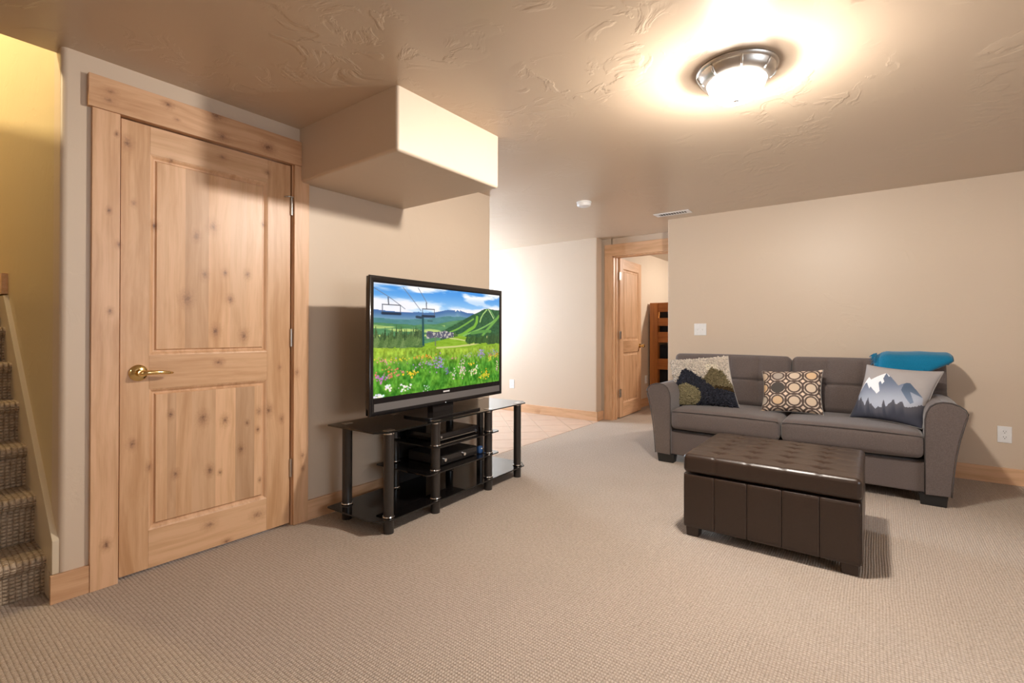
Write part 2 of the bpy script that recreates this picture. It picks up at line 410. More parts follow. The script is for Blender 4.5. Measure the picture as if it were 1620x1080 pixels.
struct(box('wall_bedroom_back', (-2.84, 9.5, 0), (1.6, 9.6, H+.02), M['wall'], None, 0), 'back wall of the bedroom', 'wall')
struct(box('wall_bedroom_right', (1.4, YS+.1, 0), (1.5, 9.6, H+.02), M['wall'], None, 0), 'right wall of the bedroom', 'wall')
struct(box('wall_back', (-6.0, -3.3, 0), (3.0, -3.18, H+.02), M['wall'], None, 0), 'wall behind the viewer', 'wall')
struct(box('wall_left_rear', (-2.84, -3.2, 0), (-2.72, -.50, H+.02), M['wall'], None, 0), 'wall left of the viewer beside the stairs', 'wall')
# right wall with a window, off to the right of the picture
WY0, WY1, WZ0, WZ1 = .2, 2.2, .95, 1.95
struct(boxes('wall_right', [((2.9, -3.2, 0), (3.02, WY0, H+.02)), ((2.9, WY1, 0), (3.02, YS, H+.02)), ((2.9, WY0, 0), (3.02, WY1, WZ0)), ((2.9, WY0, WZ1), (3.02, WY1, H+.02))], M['wall']), 'right wall of the living area with a window', 'wall')
def window(name, x, y0, y1, z0, z1, d, mat, label):
    r = empty(name, (x, (y0+y1)/2, z0)); struct(r, label, 'window'); w = (y1-y0)/2; h = z1-z0
    boxes('window_frame', [((-.03, -w, 0), (.03, -w+.05, h)), ((-.03, w-.05, 0), (.03, w, h)), ((-.03, -w, 0), (.03, w, .05)), ((-.03, -w, h-.05), (.03, w, h)), ((-.02, -.02, 0), (.02, .02, h))], M['winframe'], r, .002)
    for s in (-1, 1):
        a, b = sorted((s*.02, s*(w-.05)))
        box('pane', (d*.004-.004, a, .05), (d*.004+.004, b, h-.05), mat, r, 0)
window('window_1', 2.93, WY0, WY1, WZ0, WZ1, 1, M['roompane'], 'daylit window in the right wall of the living area')
HY0, HY1, HZ0, HZ1 = 3.7, 5.1, .95, 2.05
struct(boxes('wall_hall_left', [((-5.62, .6, 0), (-5.5, HY0, H+.02)), ((-5.62, HY1, 0), (-5.5, YH+.1, H+.02)), ((-5.62, HY0, 0), (-5.5, HY1, HZ0)), ((-5.62, HY0, HZ1), (-5.5, HY1, H+.02))], M['wall']), 'left wall of the hall with a daylit window', 'wall')
window('window_2', -5.53, HY0, HY1, HZ0, HZ1, -1, M['hallpane'], 'bright daylit window in the hall behind the television wall')
# bulkhead box hanging over the door corner
BX, BY0, BY1, BZ = -1.788, 1.488, 2.252, 1.937
bm = bmesh.new(); bbox(bm, (WX-.02, BY0, BZ), (BX, BY1, H+.06))
bmesh.ops.bevel(bm, geom=[e for e in bm.edges if max(v.co.x for v in e.verts) > BX-.01 or max(v.co.z for v in e.verts) < BZ+.01], offset=.016, segments=4, profile=.5, affect='EDGES')
struct(fin('ceiling_bulkhead', bm, M['wall'], None, 50), 'boxed tan bulkhead with rounded edges hanging above the door corner', 'bulkhead')

# ------------------------------------------------------------------ door 1 (closed) with planked panels
KN = [(0.967, 1.549, 0.0153), (1.04, 1.608, 0.0196), (0.928, 1.244, 0.0226), (1.054, 1.088, 0.0177), (1.189, 1.065, 0.0185), (0.796, 1.571, 0.0126), (0.859, 1.888, 0.011), (1.208, 1.386, 0.0145), (1.097, 1.384, 0.012), (1.004, 1.366, 0.0155), (1.121, 1.252, 0.0141), (1.081, 1.966, 0.0119), (1.311, 1.949, 0.0128), (1.289, 1.665, 0.0106), (0.862, 0.699, 0.011), (0.999, 0.662, 0.0193), (1.1, 0.638, 0.0159), (1.208, 0.609, 0.0083), (1.177, 0.477, 0.0143), (0.882, 0.415, 0.013), (1.077, 0.379, 0.0079), (1.268, 0.661, 0.0147), (1.263, 0.564, 0.0105), (1.275, 0.293, 0.0084), (1.319, 0.661, 0.0192), (0.778, 0.471, 0.0107), (1.029, 0.132, 0.0175), (1.262, 0.112, 0.0189), (1.109, 0.024, 0.012), (1.031, 0.399, 0.0156), (1.379, 0.89, 0.0109), (1.391, 0.603, 0.0131), (0.715, 0.588, 0.0139), (1.069, 0.933, 0.0138), (0.716, 1.657, 0.0105), (0.692, 1.916, 0.0173), (0.648, 1.937, 0.0068), (0.624, 1.602, 0.0084), (0.659, 1.462, 0.0103), (0.629, 1.173, 0.0101), (0.62, 0.182, 0.0134), (0.625, 2.108, 0.0118), (0.62, 2.068, 0.0135), (0.834, 2.13, 0.0128), (0.87, 2.075, 0.0074), (1.037, 2.153, 0.0235), (1.067, 2.059, 0.0178), (1.294, 2.074, 0.0212), (1.502, 0.382, 0.0135), (1.503, 0.31, 0.0113), (1.466, 0.856, 0.0134)]
def kn(y0, y1, z0, z1, oy=0.0, k=.75):
    return [(a-oy, b, r*k) for a, b, r in KN if y0-.02 <= a <= y1+.02 and z0-.02 <= b <= z1+.02]
def wboard(name, x0, x1, y0, y1, z0, z1, grain, parent, oy, tint=1.0, bevel=.0015):
    lt = tuple(c*tint for c in (.70, .44, .258)); md = tuple(c*tint for c in (.50, .275, .13))
    m = wood(name+'_wood', light=lt, mid=md, grain=grain, knots=kn(y0, y1, z0, z1, oy), rnd=False)
    return box(name, (x0, y0-oy, z0), (x1, y1-oy, z1), m, parent, bevel)
oy = .67
d1 = empty('door_1', (WX, oy, 0)); struct(d1, 'closed knotty wood two-panel door with a brass lever', 'door')
FX0, FX1 = -.042, -.004       # local x of the leaf's back and face
y0, y1, z0, z1 = .6695, 1.437, .014, 2.019
wboard('stile', FX0, FX1, y0, .776, z0, z1, 'Z', d1, oy); wboard('stile', FX0, FX1, 1.310, y1, z0, z1, 'Z', d1, oy)
wboard('rail', FX0, FX1, .776, 1.310, 1.893, z1, 'Y', d1, oy, .97); wboard('rail', FX0, FX1, .776, 1.310, .826, .978, 'Y', d1, oy); wboard('rail', FX0, FX1, .776, 1.310, z0, .186, 'Y', d1, oy, .98)
def panel(za, zb, edges, tints):
    fr = .028
    p = empty('panel', (0, 0, 0)); p.parent = d1
    # moulding: sloped ring from the stiles down to the field groove
    bm = bmesh.new(); ya, yb = .776-oy, 1.310-oy
    rings = []
    for ins, x in ((0, FX1-.0005), (.006, FX1-.003), (.016, FX1-.012), (.022, FX1-.012), (fr, FX1-.004), (fr+.002, FX1-.004)):
        rings.append([bm.verts.new(q) for q in ((x, ya+ins, za+ins), (x, yb-ins, za+ins), (x, yb-ins, zb-ins), (x, ya+ins, zb-ins))])
    for A, B in zip(rings[:-1], rings[1:]):
        for k in range(4): bm.faces.new((A[k], A[(k+1) % 4], B[(k+1) % 4], B[k]))
    fin('moulding', bm, wood('moulding_wood', grain='Z', knots=kn(.77, 1.33, za, zb, oy), rnd=False), p, False)
    for a, b, t in zip(edges[:-1], edges[1:], tints):
        wboard('plank', FX0+.01, FX1-.0035, a, b, za+fr, zb-fr, 'Z', p, oy, t, 0)
panel(.978, 1.893, [.804, .852, .919, 1.021, 1.121, 1.202, 1.282], (1.03, 1.06, .90, 1.10, .98, 1.04))
panel(.186, .826, [.804, .849, .885, .951, 1.056, 1.15, 1.245, 1.282], (1.0, .86, .98, .90, 1.06, .76, 1.02))
# lever handle
ly, lz = .735-oy, .902
hd = lathe('door_handle', [(0, .0), (.036, .0), (.036, .006), (.030, .012), (.016, .016), (.013, .045), (0, .047)], M['brass'], d1)
hd.location = (FX1, ly, lz); hd.rotation_euler = (0, R(90), 0)
bm = bmesh.new(); polytube(bm, [(FX1+.030, ly-.006, lz), (FX1+.048, ly+.004, lz), (FX1+.052, ly+.03, lz+.002), (FX1+.050, ly+.07, lz+.001), (FX1+.046, ly+.105, lz-.003), (FX1+.040, ly+.122, lz-.005)], [.011, .012, .0105, .009, .0075, .004], 12)
fin('lever', bm, M['brass'], d1, True)
for zt in (1.842, 1.103, .373):
    h = tube('hinge', (FX1+.006, 1.4405-oy, zt-.10), (FX1+.006, 1.4405-oy, zt), .0065, M['hinge'], d1, n=12)
    if zt > 1.8:
        bm = bmesh.new(); polytube(bm, [(FX1+.006, 1.40-oy, zt-.004), (FX1+.012, 1.43-oy, zt+.002), (FX1+.012, 1.455-oy, zt+.002), (FX1+.008, 1.475-oy, zt-.004)], .004, 8)
        fin('hinge_stop', bm, M['hinge'], d1, True)
# jamb + casing
def trim(name, lo, hi, grain, label, knots=None, oyl=0, bevel=.002):
    m = wood(name+'_wood', grain=grain, knots=knots, rnd=False) if knots is not None else {'X': M['casex'], 'Y': M['base'], 'Z': M['casez']}[grain]
    return struct(box(name, lo, hi, m, None, bevel), label, 'trim')
struct(boxes('trim_1', [((WX-.10, DY0-.0, 0), (WX-.0, DY0+.0085, DZ)), ((WX-.10, DY1-.0085, 0), (WX-.0, DY1, DZ)), ((WX-.10, DY0, DZ-.0085), (WX, DY1, DZ))], M['casez']), 'thin wood jamb lining around the closed door', 'trim')
trim('trim_2', (WX-.001, .567, 0), (WX+.019, .6615, 2.0255), 'Z', 'knotty wood casing on the handle side of the closed door', kn(.56, .67, 0, 2.02))
trim('trim_3', (WX-.001, 1.449, 0), (WX+.019, 1.537, 2.0255), 'Z', 'knotty wood casing on the hinge side of the closed door', kn(1.44, 1.54, 0, 2.02))
trim('trim_4', (WX-.001, .553, 2.0255), (WX+.027, 1.487, 2.162), 'Y', 'wide knotty head casing over the closed door', kn(.55, 1.49, 2.03, 2.16))
struct(box('baseboard_left_near', (WX-.001, .447, 0), (WX+.015, .5665, .113), M['base'], None, .002), 'short wood baseboard between stairs and door casing', 'baseboard')
struct(box('baseboard_left', (WX-.001, 1.5375, 0), (WX+.015, 3.205, .113), M['base'], None, .002), 'wood baseboard under the television wall', 'baseboard')
struct(box('baseboard_sofa', (-1.70, YS-.015, 0), (2.9, YS+.001, .117), M['basex'], None, .002), 'wood baseboard along the sofa wall', 'baseboard')
struct(box('baseboard_hall', (-5.5, YH-.015, 0), (-2.715, YH+.001, .113), M['basex'], None, .002), 'wood baseboard along the hall wall', 'baseboard')
struct(box('baseboard_return', (-2.7305, YH-.0145, 0), (-2.715, YD-.02, .112), M['base'], None, .002), 'short wood baseboard at the bedroom door corner', 'baseboard')
struct(box('baseboard_bedroom', (-2.721, YD+.12, 0), (-2.705, 9.5, .12), M['base'], None, .002), 'pale wood baseboard inside the bedroom', 'baseboard')
struct(box('baseboard_right', (2.885, -3.2, 0), (2.901, YS, .113), M['base'], None, .002), 'wood baseboard of the right wall', 'baseboard')
# ------------------------------------------------------------------ door 2: casing and open leaf
trim('trim_5', (-2.709, YD-.018, 0), (D2L+.004, YD+.001, D2Z-.006), 'Z', 'wood side casing of the bedroom doorway')
trim('trim_6', (-2.709, YD-.018, D2Z-.006), (-1.715, YD+.001, 2.168), 'X', 'knotty wood head casing of the bedroom doorway', [])
struct(boxes('trim_7', [((D2L, YD, 0), (D2L+.018, YD+.12, D2Z)), ((D2R-.018, YD, 0), (D2R, YD+.12, D2Z)), ((D2L, YD, D2Z-.018), (D2R, YD+.12, D2Z)), ((D2L+.016, YD+.06, 0), (D2L+.03, YD+.08, D2Z))], M['casez']), 'wood jamb of the bedroom doorway', 'trim')
d2 = empty('door_2', (D2L+.042, YD+.150, 0), R(2.5)); struct(d2, 'open knotty wood door swung into the bedroom', 'door')
LW, LZ0, LZ1 = .762, .012, 2.018; tx = -.02
def lb(name, ya, yb, za, zb, g, xx=tx, par=d2): return box(name, (xx-.018, ya, za), (xx+.018, yb, zb), M['casez'] if g == 'Z' else M['base'], par, .002)
lb('stile', 0, .108, LZ0, LZ1, 'Z'); lb('stile', LW-.108, LW, LZ0, LZ1, 'Z')
lb('rail', .108, LW-.108, 1.893, LZ1, 'Y'); lb('rail', .108, LW-.108, .826, .978, 'Y'); lb('rail', .108, LW-.108, LZ0, .186, 'Y')
for za, zb in ((.978, 1.893), (.186, .826)):
    p = empty('panel', (0, 0, 0)); p.parent = d2
    bm = bmesh.new(); rings = []
    for ins, x in ((0, tx+.0175), (.012, tx+.006), (.03, tx+.006), (.04, tx+.012), (.042, tx+.012)):
        rings.append([bm.verts.new(q) for q in ((x, .108+ins, za+ins), (x, LW-.108-ins, za+ins), (x, LW-.108-ins, zb-ins), (x, .108+ins, zb-ins))])
    for A, B in zip(rings[:-1], rings[1:]):
        for k in range(4): bm.faces.new((A[k], A[(k+1) % 4], B[(k+1) % 4], B[k]))
    fin('moulding', bm, M['casez'], p)
    ws_ = np.linspace(.148, LW-.148, 6)
    for a, b in zip(ws_[:-1], ws_[1:]): box('plank', (tx-.01, a+.0003, za+.04), (tx+.0125, b-.0003, zb-.04), M['casez'], p, .0008)
k2 = lathe('door_handle', [(0, 0), (.03, 0), (.03, .008), (.012, .014), (.012, .035), (.024, .045), (.027, .058), (.018, .07), (0, .073)], M['brass'], d2, n=24)
k2.location = (tx+.018, LW-.065, .90); k2.rotation_euler = (0, R(90), 0)
for zt in (1.84, 1.10, .37):
    boxes('hinge', [((tx+.014, -.006, zt-.10), (tx+.024, .03, zt)), ((tx+.012, -.026, zt-.10), (tx+.02, -.004, zt))], M['hinge'], d2, .001)

# ------------------------------------------------------------------ stairs
st = empty('staircase', (-2.745, 0, 0)); tag(st, 'carpeted staircase climbing beside the left wall to a landing', 'stairs')
RU = .200; TZ = [0, .165, .370, .558, .742, .925, 1.108, 1.290]
for i in range(7):
    x = -RU*i; z = TZ[i+1]; zb = TZ[i]; xb = x-RU-.05 if i < 6 else -3.23
    pf = [(xb, zb), (x-.025, zb), (x-.025, z-.055), (x-.008, z-.05), (x+.004, z-.04), (x+.009, z-.027), (x+.006, z-.012), (x-.006, z-.003), (x-.022, z), (xb, z)]
    prism('step' if i < 6 else 'landing', pf, -.498, .4545, M['stair_carpet'], st, 50, 'Y')
# skirt board following the stair slope, landing baseboard above it
sk = prism('trim_8', [(-2.636, .113), (-2.636, .245), (-3.815, 1.283), (-3.95, 1.283), (-3.95, .95), (-2.80, 0), (-2.70, 0), (-2.70, .113)], .4545, .4755, M['skirt'], None, False, 'Y', .0015)
struct(sk, 'pale painted skirt board sloping up beside the carpeted stairs', 'trim')
struct(box('trim_9', (-5.9, .449, 1.2905), (-3.83, .4755, 1.405), M['casex'], None, .002), 'wood baseboard end on the stair landing above the skirt board', 'trim')

# ------------------------------------------------------------------ ceiling lights
def ceiling_light(loc, label, glow='bowl'):
    r = empty('ceiling_light', loc); tag(r, label, 'ceiling light', 'flush ceiling lights')
    lathe('base_ring', [(.0, -.001), (.163, -.001), (.166, -.007), (.164, -.014), (.157, -.019), (.156, -.026), (.150, -.034), (.149, -.040), (.140, -.050), (.130, -.057), (.121, -.060), (.113, -.056), (.109, -.045), (.0, -.040)], M['nickel'], r, n=64)
    for k in range(8):
        a = math.pi/4*k+.35
        bm = bmesh.new(); polytube(bm, [(math.cos(a)*q, math.sin(a)*q, z) for q, z in ((.160, -.018), (.153, -.031), (.145, -.045), (.133, -.055))], [.003, .006, .006, .003], 8)
        fin('band_clasp', bm, M['nickel'], r, True)
    pr = [(.116, -.050)] + [(.116*math.cos(t)**.66, -.054-.084*math.sin(t)**.88) for t in np.linspace(.05, math.pi/2-.05, 18)] + [(0, -.138)]
    lathe('glass_bowl', pr, M[glow], r, n=48)
    lathe('finial', [(0, -.136), (.012, -.137), (.013, -.140), (.005, -.144), (.006, -.150), (.003, -.155), (0, -.156)], M['nickel'], r, n=16)
    pw_ = BULB_W*{'bowl': 1, 'bowl_bed': .8, 'bowl_fill': .12}[glow]
    b = bpy.data.lights.new('bulb', 'POINT'); b.energy = pw_; b.color = LAMP_COL; b.shadow_soft_size = .055
    bo_ = bpy.data.objects.new('bulb', b); COL.objects.link(bo_); bo_.parent = r; bo_.location = (0, 0, -.074)
    return r
ceiling_light((-.49, 2.29, H), 'lit flush ceiling light with frosted bowl above the ottoman')
ceiling_light((-1.2, 7.4, H), 'unseen flush ceiling light added to light the bedroom', 'bowl_bed')  # fixture copy added out of view to light the bed and door
ceiling_light((-.4, -1.9, H), 'unseen flush fill light added behind the viewer', 'bowl_fill')  # dimmed copy of the fixture, added behind the camera as fill light

# smoke detector, air vent
sd = empty('smoke_detector', (-2.075, 3.83, H)); tag(sd, 'round white smoke detector on the ceiling near the hall', 'smoke detector')
lathe('mounting_plate', [(0, -.0005), (.066, -.0005), (.066, -.010), (.062, -.012), (0, -.012)], M['white'], sd, n=32)
lathe('cover', [(0, -.012), (.060, -.012), (.062, -.026), (.056, -.038), (.040, -.043), (.0, -.044)], M['white'], sd, n=32)
av = empty('air_vent', (-1.578, 4.70, H)); tag(av, 'white rectangular ceiling air vent above the wall corner', 'vent')
boxes('frame', [((-.170, -.063, -.006), (.170, -.035, -.0005)), ((-.170, .035, -.006), (.170, .063, -.0005)), ((-.170, -.036, -.006), (-.130, .036, -.0005)), ((.130, -.036, -.006), (.170, .036, -.0005))], M['white'], av, .001)
box('duct', (-.131, -.036, -.003), (.131, .036, -.0006), M['slot'], av, 0)
for k in range(10):
    if k < 6:
        bm = bmesh.new(); vs = bbox(bm, (-.010, -.036, -.0012), (.010, .036, .0)); q = Matrix.Rotation(R(25), 3, 'Y')
        for v in vs: v.co = q @ v.co + Vector((-.118+k*.0255, 0, -.005))
    else:
        bm = bmesh.new(); vs = bbox(bm, (-.004, -.036, -.001), (.004, .036, .0)); q = Matrix.Rotation(R(-60), 3, 'Y')
        for v in vs: v.co = q @ v.co + Vector((-.118+k*.0255, 0, -.005))
    fin('slat', bm, M['white'], av)

# ------------------------------------------------------------------ switch and outlets (on walls facing -Y)
def plate(name, x, y, z, w, h, label, cat, kind):
    r = empty(name, (x, y, z)); tag(r, label, cat)
    box('cover_plate', (-w/2, -.006, -h/2), (w/2, 0, h/2), M['white'], r, .0025)
    if kind == 'switch':
        for s in (-1, 1):
            box('toggle_slot', (s*.023-.005, -.0068, -.012), (s*.023+.005, -.0055, .012), M['winframe'], r, 0)
            bm = bmesh.new(); vs = bbox(bm, (-.0035, -.012, -.004), (.0035, 0, .004)); q = Matrix.Rotation(R(-25), 3, 'X')
            for v in vs: v.co = q @ v.co + Vector((s*.023, -.006, -.003))
            fin('toggle', bm, M['white'], r)
    else:
        for s in (-1, 1):
            q = prism('socket', roundpoly([(-.016, s*.020-.014), (.016, s*.020-.014), (.016, s*.020+.014), (-.016, s*.020+.014)], .008), -.0085, -.0055, M['white'], r, 35, 'Y')
            for lo, hi in (((-.008, -.0088, s*.020-.001), (-.006, -.008, s*.020+.008)), ((.006, -.0088, s*.020-.001), (.008, -.008, s*.020+.007)), ((-.0022, -.0088, s*.020-.0105), (.0022, -.008, s*.020-.006))):
                box('slot', lo, hi, M['slot'], q, 0)
    return r
plate('light_switch', -1.386, YS, 1.116, .116, .116, 'white double light switch plate on the wall above the sofa arm', 'light switch', 'switch')
plate('power_outlet', .742, YS, .356, .075, .118, 'white duplex power outlet on the wall right of the sofa', 'outlet', 'outlet')
plate('power_outlet', -4.02, YH, .37, .078, .118, 'white power outlet on the far hall wall beside the television', 'outlet', 'outlet')
bo = plate('power_outlet', 0, 0, 0, .075, .118, 'small white outlet on the bedroom wall beside the bunk bed', 'outlet', 'outlet')
bo.location = (-2.72, 6.93, .39); bo.rotation_euler = (0, 0, R(90))

# ------------------------------------------------------------------ bunk bed in the bedroom
bb = empty('bunk_bed', (-2.69, 7.0, 0)); tag(bb, 'orange-stained timber bunk bed end seen through the bedroom doorway', 'bed')
BW = 1.10
for x in (0, BW-.12): box('post', (x, 0, 0), (x+.12, .09, 1.52), M['bunk'], bb, .006)
for z0_, z1_ in ((1.385, 1.52), (1.18, 1.295), (.937, 1.09), (.54, .70), (.20, .34)):
    box('rail', (.115, .012, z0_), (BW-.115, .055, z1_), M['bunkx'], bb, .005)
box('side_rail', (0.02, .09, .20), (.06, 2.1, .36), M['base'], bb, .004); box('side_rail', (0.02, .09, 1.0), (.06, 2.1, 1.16), M['base'], bb, .004)
for x in (0, BW-.12): box('post', (x, 2.1, 0), (x+.12, 2.19, 1.52), M['bunk'], bb, .006)
rbox('mattress', (.56, 1.1, .60), (.49, 1.0, .30), .05, M['linen'], bb); rbox('mattress', (.56, 1.1, 1.23), (.49, 1.0, .20), .05, M['linen'], bb)

# ------------------------------------------------------------------ television stand
ts = empty('tv_stand', (-2.315, 2.325, 0), R(2.3)); tag(ts, 'black glass television stand with round black legs and chrome collars', 'tv stand')
def shelf(name, y0, y1, x0, x1, z, ch, th=.008):
    p = roundpoly([(x0, y0), (x1-ch, y0), (x1, y0+ch), (x1, y1-ch), (x1-ch, y1), (x0, y1)], .012, 3)
    return prism(name, p, z-th, z, M['bglass'], ts, False, 'Z', .0012)
LYS = (-.625, -.262, .262, .622); FXL, BXL = .178, -.178
shelf('glass_shelf', -.722, .722, -.235, .222, .555, .055); shelf('glass_shelf', -.722, .722, -.235, .222, .085, .07)
shelf('glass_shelf', -.30, .345, -.235, .222, .400, .02); shelf('glass_shelf', -.37, .345, -.235, .222, .252, .02)
for x in (FXL, BXL):
    for k, y in enumerate(LYS):
        inner = k in (1, 2)
        lg = tube('leg', (x, y, .0), (x, y, .548), .028, M['bmetal'], ts, n=28)
        zs = [.085] + ([.252, .400] if inner else [])
        for z in zs:
            lathe('chrome_collar', [(.0285, 0), (.032, .001), (.0335, .005), (.032, .009), (.0285, .010)], M['chrome'], lg, (x, y, z), 28)
        lathe('chrome_collar', [(.0285, 0), (.031, .001), (.031, .010), (.0285, .011)], M['chrome'], lg, (x, y, .535), 28)
        prism('cap', roundpoly([(x-.02, y-.03), (x+.02, y-.03), (x+.02, y+.03), (x-.02, y+.03)], .008, 3), .555, .5565, M['chrome'], lg, False)
box('rear_panel', (-.232, -.19, .085), (-.215, .06, .545), M['mplastic'], ts, .003)
# devices on the shelves
cb = empty('set_top_box', (-2.33, 2.325, .400), R(2.3)); tag(cb, 'slim black media player on the upper middle glass shelf', 'media player')
box('case', (-.13, -.20, .004), (.155, .20, .050), M['bplastic'], cb, .004); box('front_strip', (.1545, -.19, .012), (.157, .19, .016), M['chrome'], cb, 0)
for s in (-.17, .17): tube('foot', (.1, s, 0), (.1, s, .005), .012, M['mplastic'], cb, n=12)
tube('knob', (.154, -.175, .032), (.162, -.175, .032), .007, M['chrome'], cb, n=14)
dv = empty('disc_player', (-2.32, 2.30, .252), R(2.3)); tag(dv, 'black disc player with front knobs on the lower middle glass shelf', 'disc player')
box('case', (-.14, -.15, .004), (.15, .20, .062), M['mplastic'], dv, .004)
box('front_panel', (.149, -.148, .008), (.154, .198, .058), M['bplastic'], dv, .001)
for yy in (-.125, .06): tube('knob', (.153, yy, .036), (.166, yy, .036), .010, M['chrome'], dv, n=16)
for s in (-.12, .17): tube('foot', (.1, s, 0), (.1, s, .005), .012, M['mplastic'], dv, n=12)
bg = empty('blue_gadget', (-2.185, 2.545, .252), R(2.3)); tag(bg, 'small blue gadget at the right end of the lower middle shelf', 'gadget')
rbox('body', (0, 0, .026), (.018, .020, .026), .012, M['blue'], bg, cuts=5); tube('button', (.017, 0, .036), (.021, 0, .036), .005, M['white'], bg, n=12)

# ------------------------------------------------------------------ television
tv = empty('television', (-2.262, 2.297, .555), R(2.95)); tag(tv, 'large flat television showing a green ski mountain meadow', 'television')
HW = .632; Z0, Z1 = .062, .847
rbox('housing', (-.019, 0, (Z0+Z1)/2), (.017, HW-.002, (Z1-Z0)/2-.002), .008, M['bplastic'], tv, cuts=6)
rbox('rear_cover', (-.055, 0, (Z0+Z1)/2), (.030, HW-.16, (Z1-Z0)/2-.10), .02, M['mplastic'], tv, cuts=6)
SZ0, SZ1, SW = Z1-.686, Z1-.039, HW-.030
def fbox(a, b, c, d): return ((-.006, a, c), (.004, b, d))
bm = bmesh.new(); rings = []
for ins, x in ((0, -.01), (0, -.001), (.003, .003), (.010, .006), (.022, .005), (.029, .001), (.030, -.003)):
    rings.append([bm.verts.new(q) for q in ((x, -HW+ins, Z0+ins), (x, HW-ins, Z0+ins), (x, HW-ins, Z1-ins*1.3), (x, -HW+ins, Z1-ins*1.3))])
for A, B in zip(rings[:-1], rings[1:]):
    for k in range(4): bm.faces.new((A[k], A[(k+1) % 4], B[(k+1) % 4], B[k]))
fin('bezel', bm, M['bplastic'], tv, 30)
box('lower_bezel', (-.005, -HW+.028, Z0+.025), (.0022, HW-.028, SZ0), M['bplastic'], tv, .001)
box('speaker_grille', (-.003, -HW+.032, Z0+.024), (.0042, HW-.032, Z0+.067), M['grille'], tv, .001)
bm = bmesh.new()
for k in range(7): bbox(bm, (.002, -.030+k*.0088, Z0+.0775), (.0034, -.030+k*.0088+.0068, Z0+.0865))
fin('badge', bm, M['badge'], tv)
box('neck', (-.075, -.10, .008), (-.02, .10, .16), M['bplastic'], tv, .008)
prism('base_plate', roundpoly([(-.14, -.27), (.10, -.27), (.10, .27), (-.14, .27)], .05, 6), .0005, .012, M['bplastic'], tv, 35, 'Z', .002)
tube('standby_light', (.0, -.01, Z0+.010), (.0065, -.01, Z0+.010), .0025, M['led'], tv, n=10)

def vnoise(x, y, seed=0):
    x, y = np.broadcast_arrays(np.asarray(x, float), np.asarray(y, float)); xi, yi = np.floor(x).astype(int), np.floor(y).astype(int); xf, yf = x-xi, y-yi
    def h(a, b):
        q = (a.astype(np.int64)*374761393+b.astype(np.int64)*668265263+int(seed)*982451653) & 0xffffffff
        q = ((q ^ (q >> 13))*1274126177) & 0xffffffff; q = ((q ^ (q >> 16))*2246822519) & 0xffffffff
        return ((q ^ (q >> 15)) & 0xffffff)/float(0xffffff)
    u, v = xf*xf*(3-2*xf), yf*yf*(3-2*yf)
    return (h(xi, yi)*(1-u)+h(xi+1, yi)*u)*(1-v)+(h(xi, yi+1)*(1-u)+h(xi+1, yi+1)*u)*v
def fbm(x, y, seed=0, oct=4):
    t = 0; a = .5
    for k in range(oct): t = t + a*vnoise(x*2**k, y*2**k, seed+k*13); a *= .5
    return t
def mixn(c, col, m):
    m = np.clip(m, 0, 1)[..., None]; return c*(1-m)+np.asarray(col, float)*m
def sstep(x, a, b):
    t = np.clip((x-a)/(b-a), 0, 1); return t*t*(3-2*t)
def segd(x, y, p, q, asp=1.0):
    px_, py_ = x*asp, y; ax, ay, bx, by = p[0]*asp, p[1], q[0]*asp, q[1]
    dx, dy = bx-ax, by-ay; t = np.clip(((px_-ax)*dx+(py_-ay)*dy)/(dx*dx+dy*dy), 0, 1)
    return np.hypot(px_-ax-t*dx, py_-ay-t*dy)
